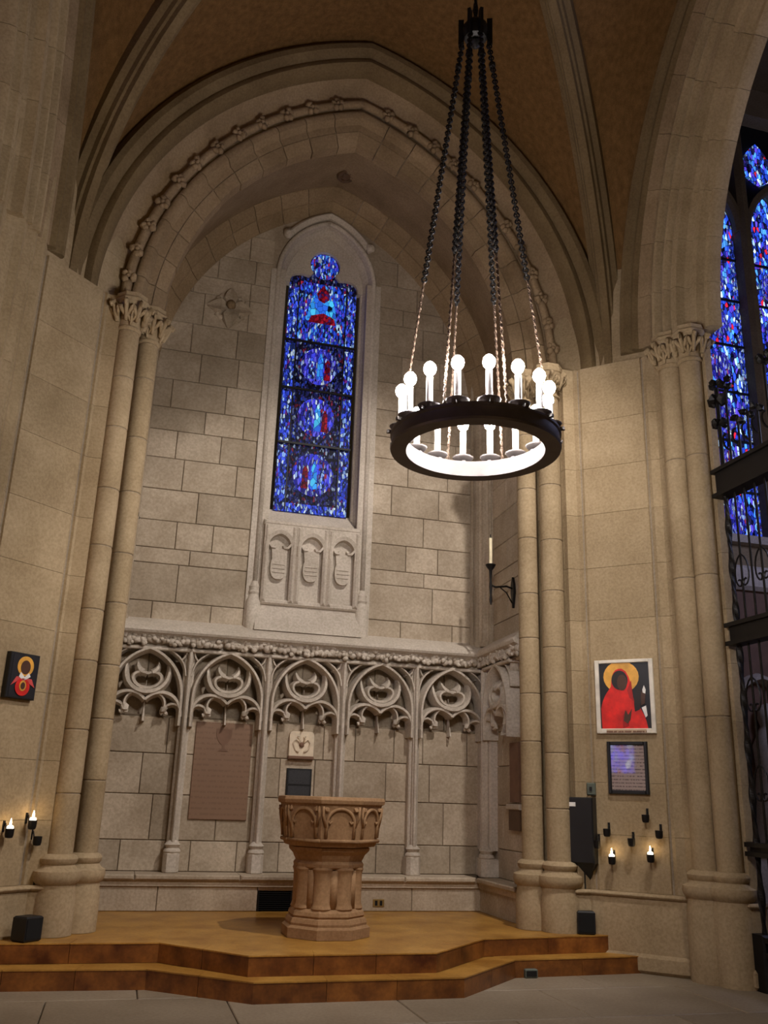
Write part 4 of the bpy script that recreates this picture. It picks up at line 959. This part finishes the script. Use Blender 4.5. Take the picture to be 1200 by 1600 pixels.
# black wall box
t = onface('wall_box', 'tall black metal box with a white tag fixed between the shafts and the pier face', 'box', -.135, 1.255, out=.0)
G().block(-.13, .13, -.13, .02, -.315, .315, .012).obj('cabinet', 'black', t)
G().add([(-.11, .02, -.315), (.12, .02, -.315), (.12, -.11, -.315), (-.11, -.11, -.315), (.0, .02, -.50), (.03, .02, -.50)], [(0, 1, 2, 3), (0, 4, 5, 1), (1, 5, 2), (0, 3, 4), (3, 2, 5, 4)]).obj('tapered_bracket', 'black', t)
G().box(-.11, -.045, -.133, -.128, .225, .265).obj('white_tag', 'tag', t)
t = onface('switch_plate', 'small grey-green switch plate just above the black wall box', 'switch', -.045, 1.655, out=.0)
G().block(-.045, .045, -.03, .02, -.06, .06, .008).obj('plate', 'plate', t); G().box(-.012, .012, -.04, -.028, -.02, .02).obj('toggle', 'black', t)
# votive lights
def votive(t, lit):
    G().lathe([(.012, -.045), (.03, -.04), (.036, -.02), (.038, .03), (.033, .032), (.03, -.01), (.01, -.015)], 0, -.085, 12).obj('cup', 'iron', t, 'auto')
    G().tube([(0, 0, .05), (0, -.02, .07), (0, -.035, .03), (0, -.045, -.02), (0, -.06, -.03)], .007, 5).obj('hook_arm', 'iron', t, True)
    G().block(-.012, .012, -.008, .0, .0, .09, .003).obj('backplate', 'iron', t)
    if lit:
        c = G().lathe([(.027, -.01), (.028, .045), (.02, .055), (.005, .052)], 0, -.085, 12).obj('candle', 'wax', t, 'auto')
        G().lathe([(.003, .052), (.009, .065), (.007, .085), (.001, .11)], 0, -.085, 8).obj('flame', 'flame', c, True)
    else:
        G().lathe([(.026, -.01), (.026, .015), (.004, .018)], 0, -.085, 10).obj('spent_candle', 'wood', t, 'auto')
VR = [(.119, 1.246, 0, 'second from the black box, upper row'), (.359, 1.167, 0, 'in the middle of the right pier group'), (.509, 1.394, 0, 'highest of the right pier group'), (.631, 1.251, 0, 'farthest right, at the edge of the pier face'),
      (.158, .989, 1, 'low on the right pier nearer the black box'), (.537, 1.029, 1, 'low on the right pier nearer the iron gate'), (.012, 1.13, 0, 'right beside the black wall box')]
for s, z, lit, lab in VR:
    votive(onface('votive_holder', ('lit' if lit else 'unlit') + ' iron votive candle holder ' + lab, 'candle holder', s, z, 'votive holders on the right pier'), lit)
# left pier
t = onleft('icon_painting', 'small dark icon of a haloed bearded figure holding a red medallion on the left pier', 'icon', -.305, 2.41)
G().block(-.155, .155, -.055, 0, -.195, .195, .006).obj('board', 'black', t)
def il(poly, mat, d, name): return G().plate(poly, -d, -d + .003).obj(name, mat, t)
il([(-.125, -.18), (.14, -.18), (.14, .18), (-.125, .18)], 'night', .057, 'dark_ground')
il(ell(.01, .085, .085, .085), 'gold', .060, 'halo'); il(ell(.01, .075, .05, .06), 'skin', .063, 'face')
il([(-.05, -.01), (.0, -.045), (.07, .0), (.05, .03), (.01, -.01), (-.035, .03)], 'iconwhite', .066, 'collar')
il([(-.12, -.09), (-.07, -.01), (.09, -.02), (.13, -.09), (.07, -.06), (-.06, -.05)], 'pink', .063, 'sleeves')
il(ell(.0, -.095, .075, .075), 'red', .066, 'medallion'); il(ell(.0, -.085, .035, .045), 'gold', .069, 'small_halo'); il(ell(.0, -.085, .022, .03), 'skin', .072, 'small_face')
for s, z, lit, lab in [(-.228, 1.128, 1, 'at the left edge of the photograph'), (-.006, 1.192, 1, 'below the dark icon on the left pier'), (.072, 1.061, 0, 'lowest on the left pier beside the shafts')]:
    votive(onleft('votive_holder', ('lit' if lit else 'unlit') + ' iron votive candle holder ' + lab, 'candle holder', s, z, 'votive holders on the left pier', ), lit)
# black boxes standing at the pier feet and a floor box
def floorbox(loc, rz, w_, d_, h, label):
    t = thing('floor_speaker', label, 'speaker box', loc, rz, 'black boxes at the pier feet')
    G().prism([(-w_, -d_), (w_, -d_), (w_, d_), (-w_, d_)], 0, h, .012).obj('case', 'black', t)
    G().box(-w_ * .85, w_ * .85, -d_ - .004, -d_ + .002, h * .12, h * .88).obj('front_grille', 'void', t)
    return t
floorbox((-.60, 8.47, PZ), PI / 4, .085, .08, .19, 'black box on the platform at the foot of the left pier')
floorbox((4.53, 8.67, PZ), -PI / 4 * .4, .085, .075, .21, 'black box on the platform at the foot of the right pier')
t = thing('floor_box', 'small dark box against the lower step corner on the right', 'box', (3.745, 8.26, 0))
G().prism([(-.06, -.04), (.06, -.04), (.06, .04), (-.06, .04)], 0, .075, .008).obj('case', 'plate', t); G().box(-.05, .05, -.043, -.038, .015, .06).obj('lid', 'black', t)
for s in (1, -1):
    sx = 4.62 if s > 0 else 2 * XC - 4.62
    t = tag(G().tube([(sx - s * .05, 8.72, .42), (sx - s * .045, 8.735, .8), (sx - s * .05, 8.73, .96 if s > 0 else .75)], .008, 6).obj('cable', 'black'), 'thin black cable rising from the black box on the %s pier' % ('right' if s > 0 else 'left'), 'cable')
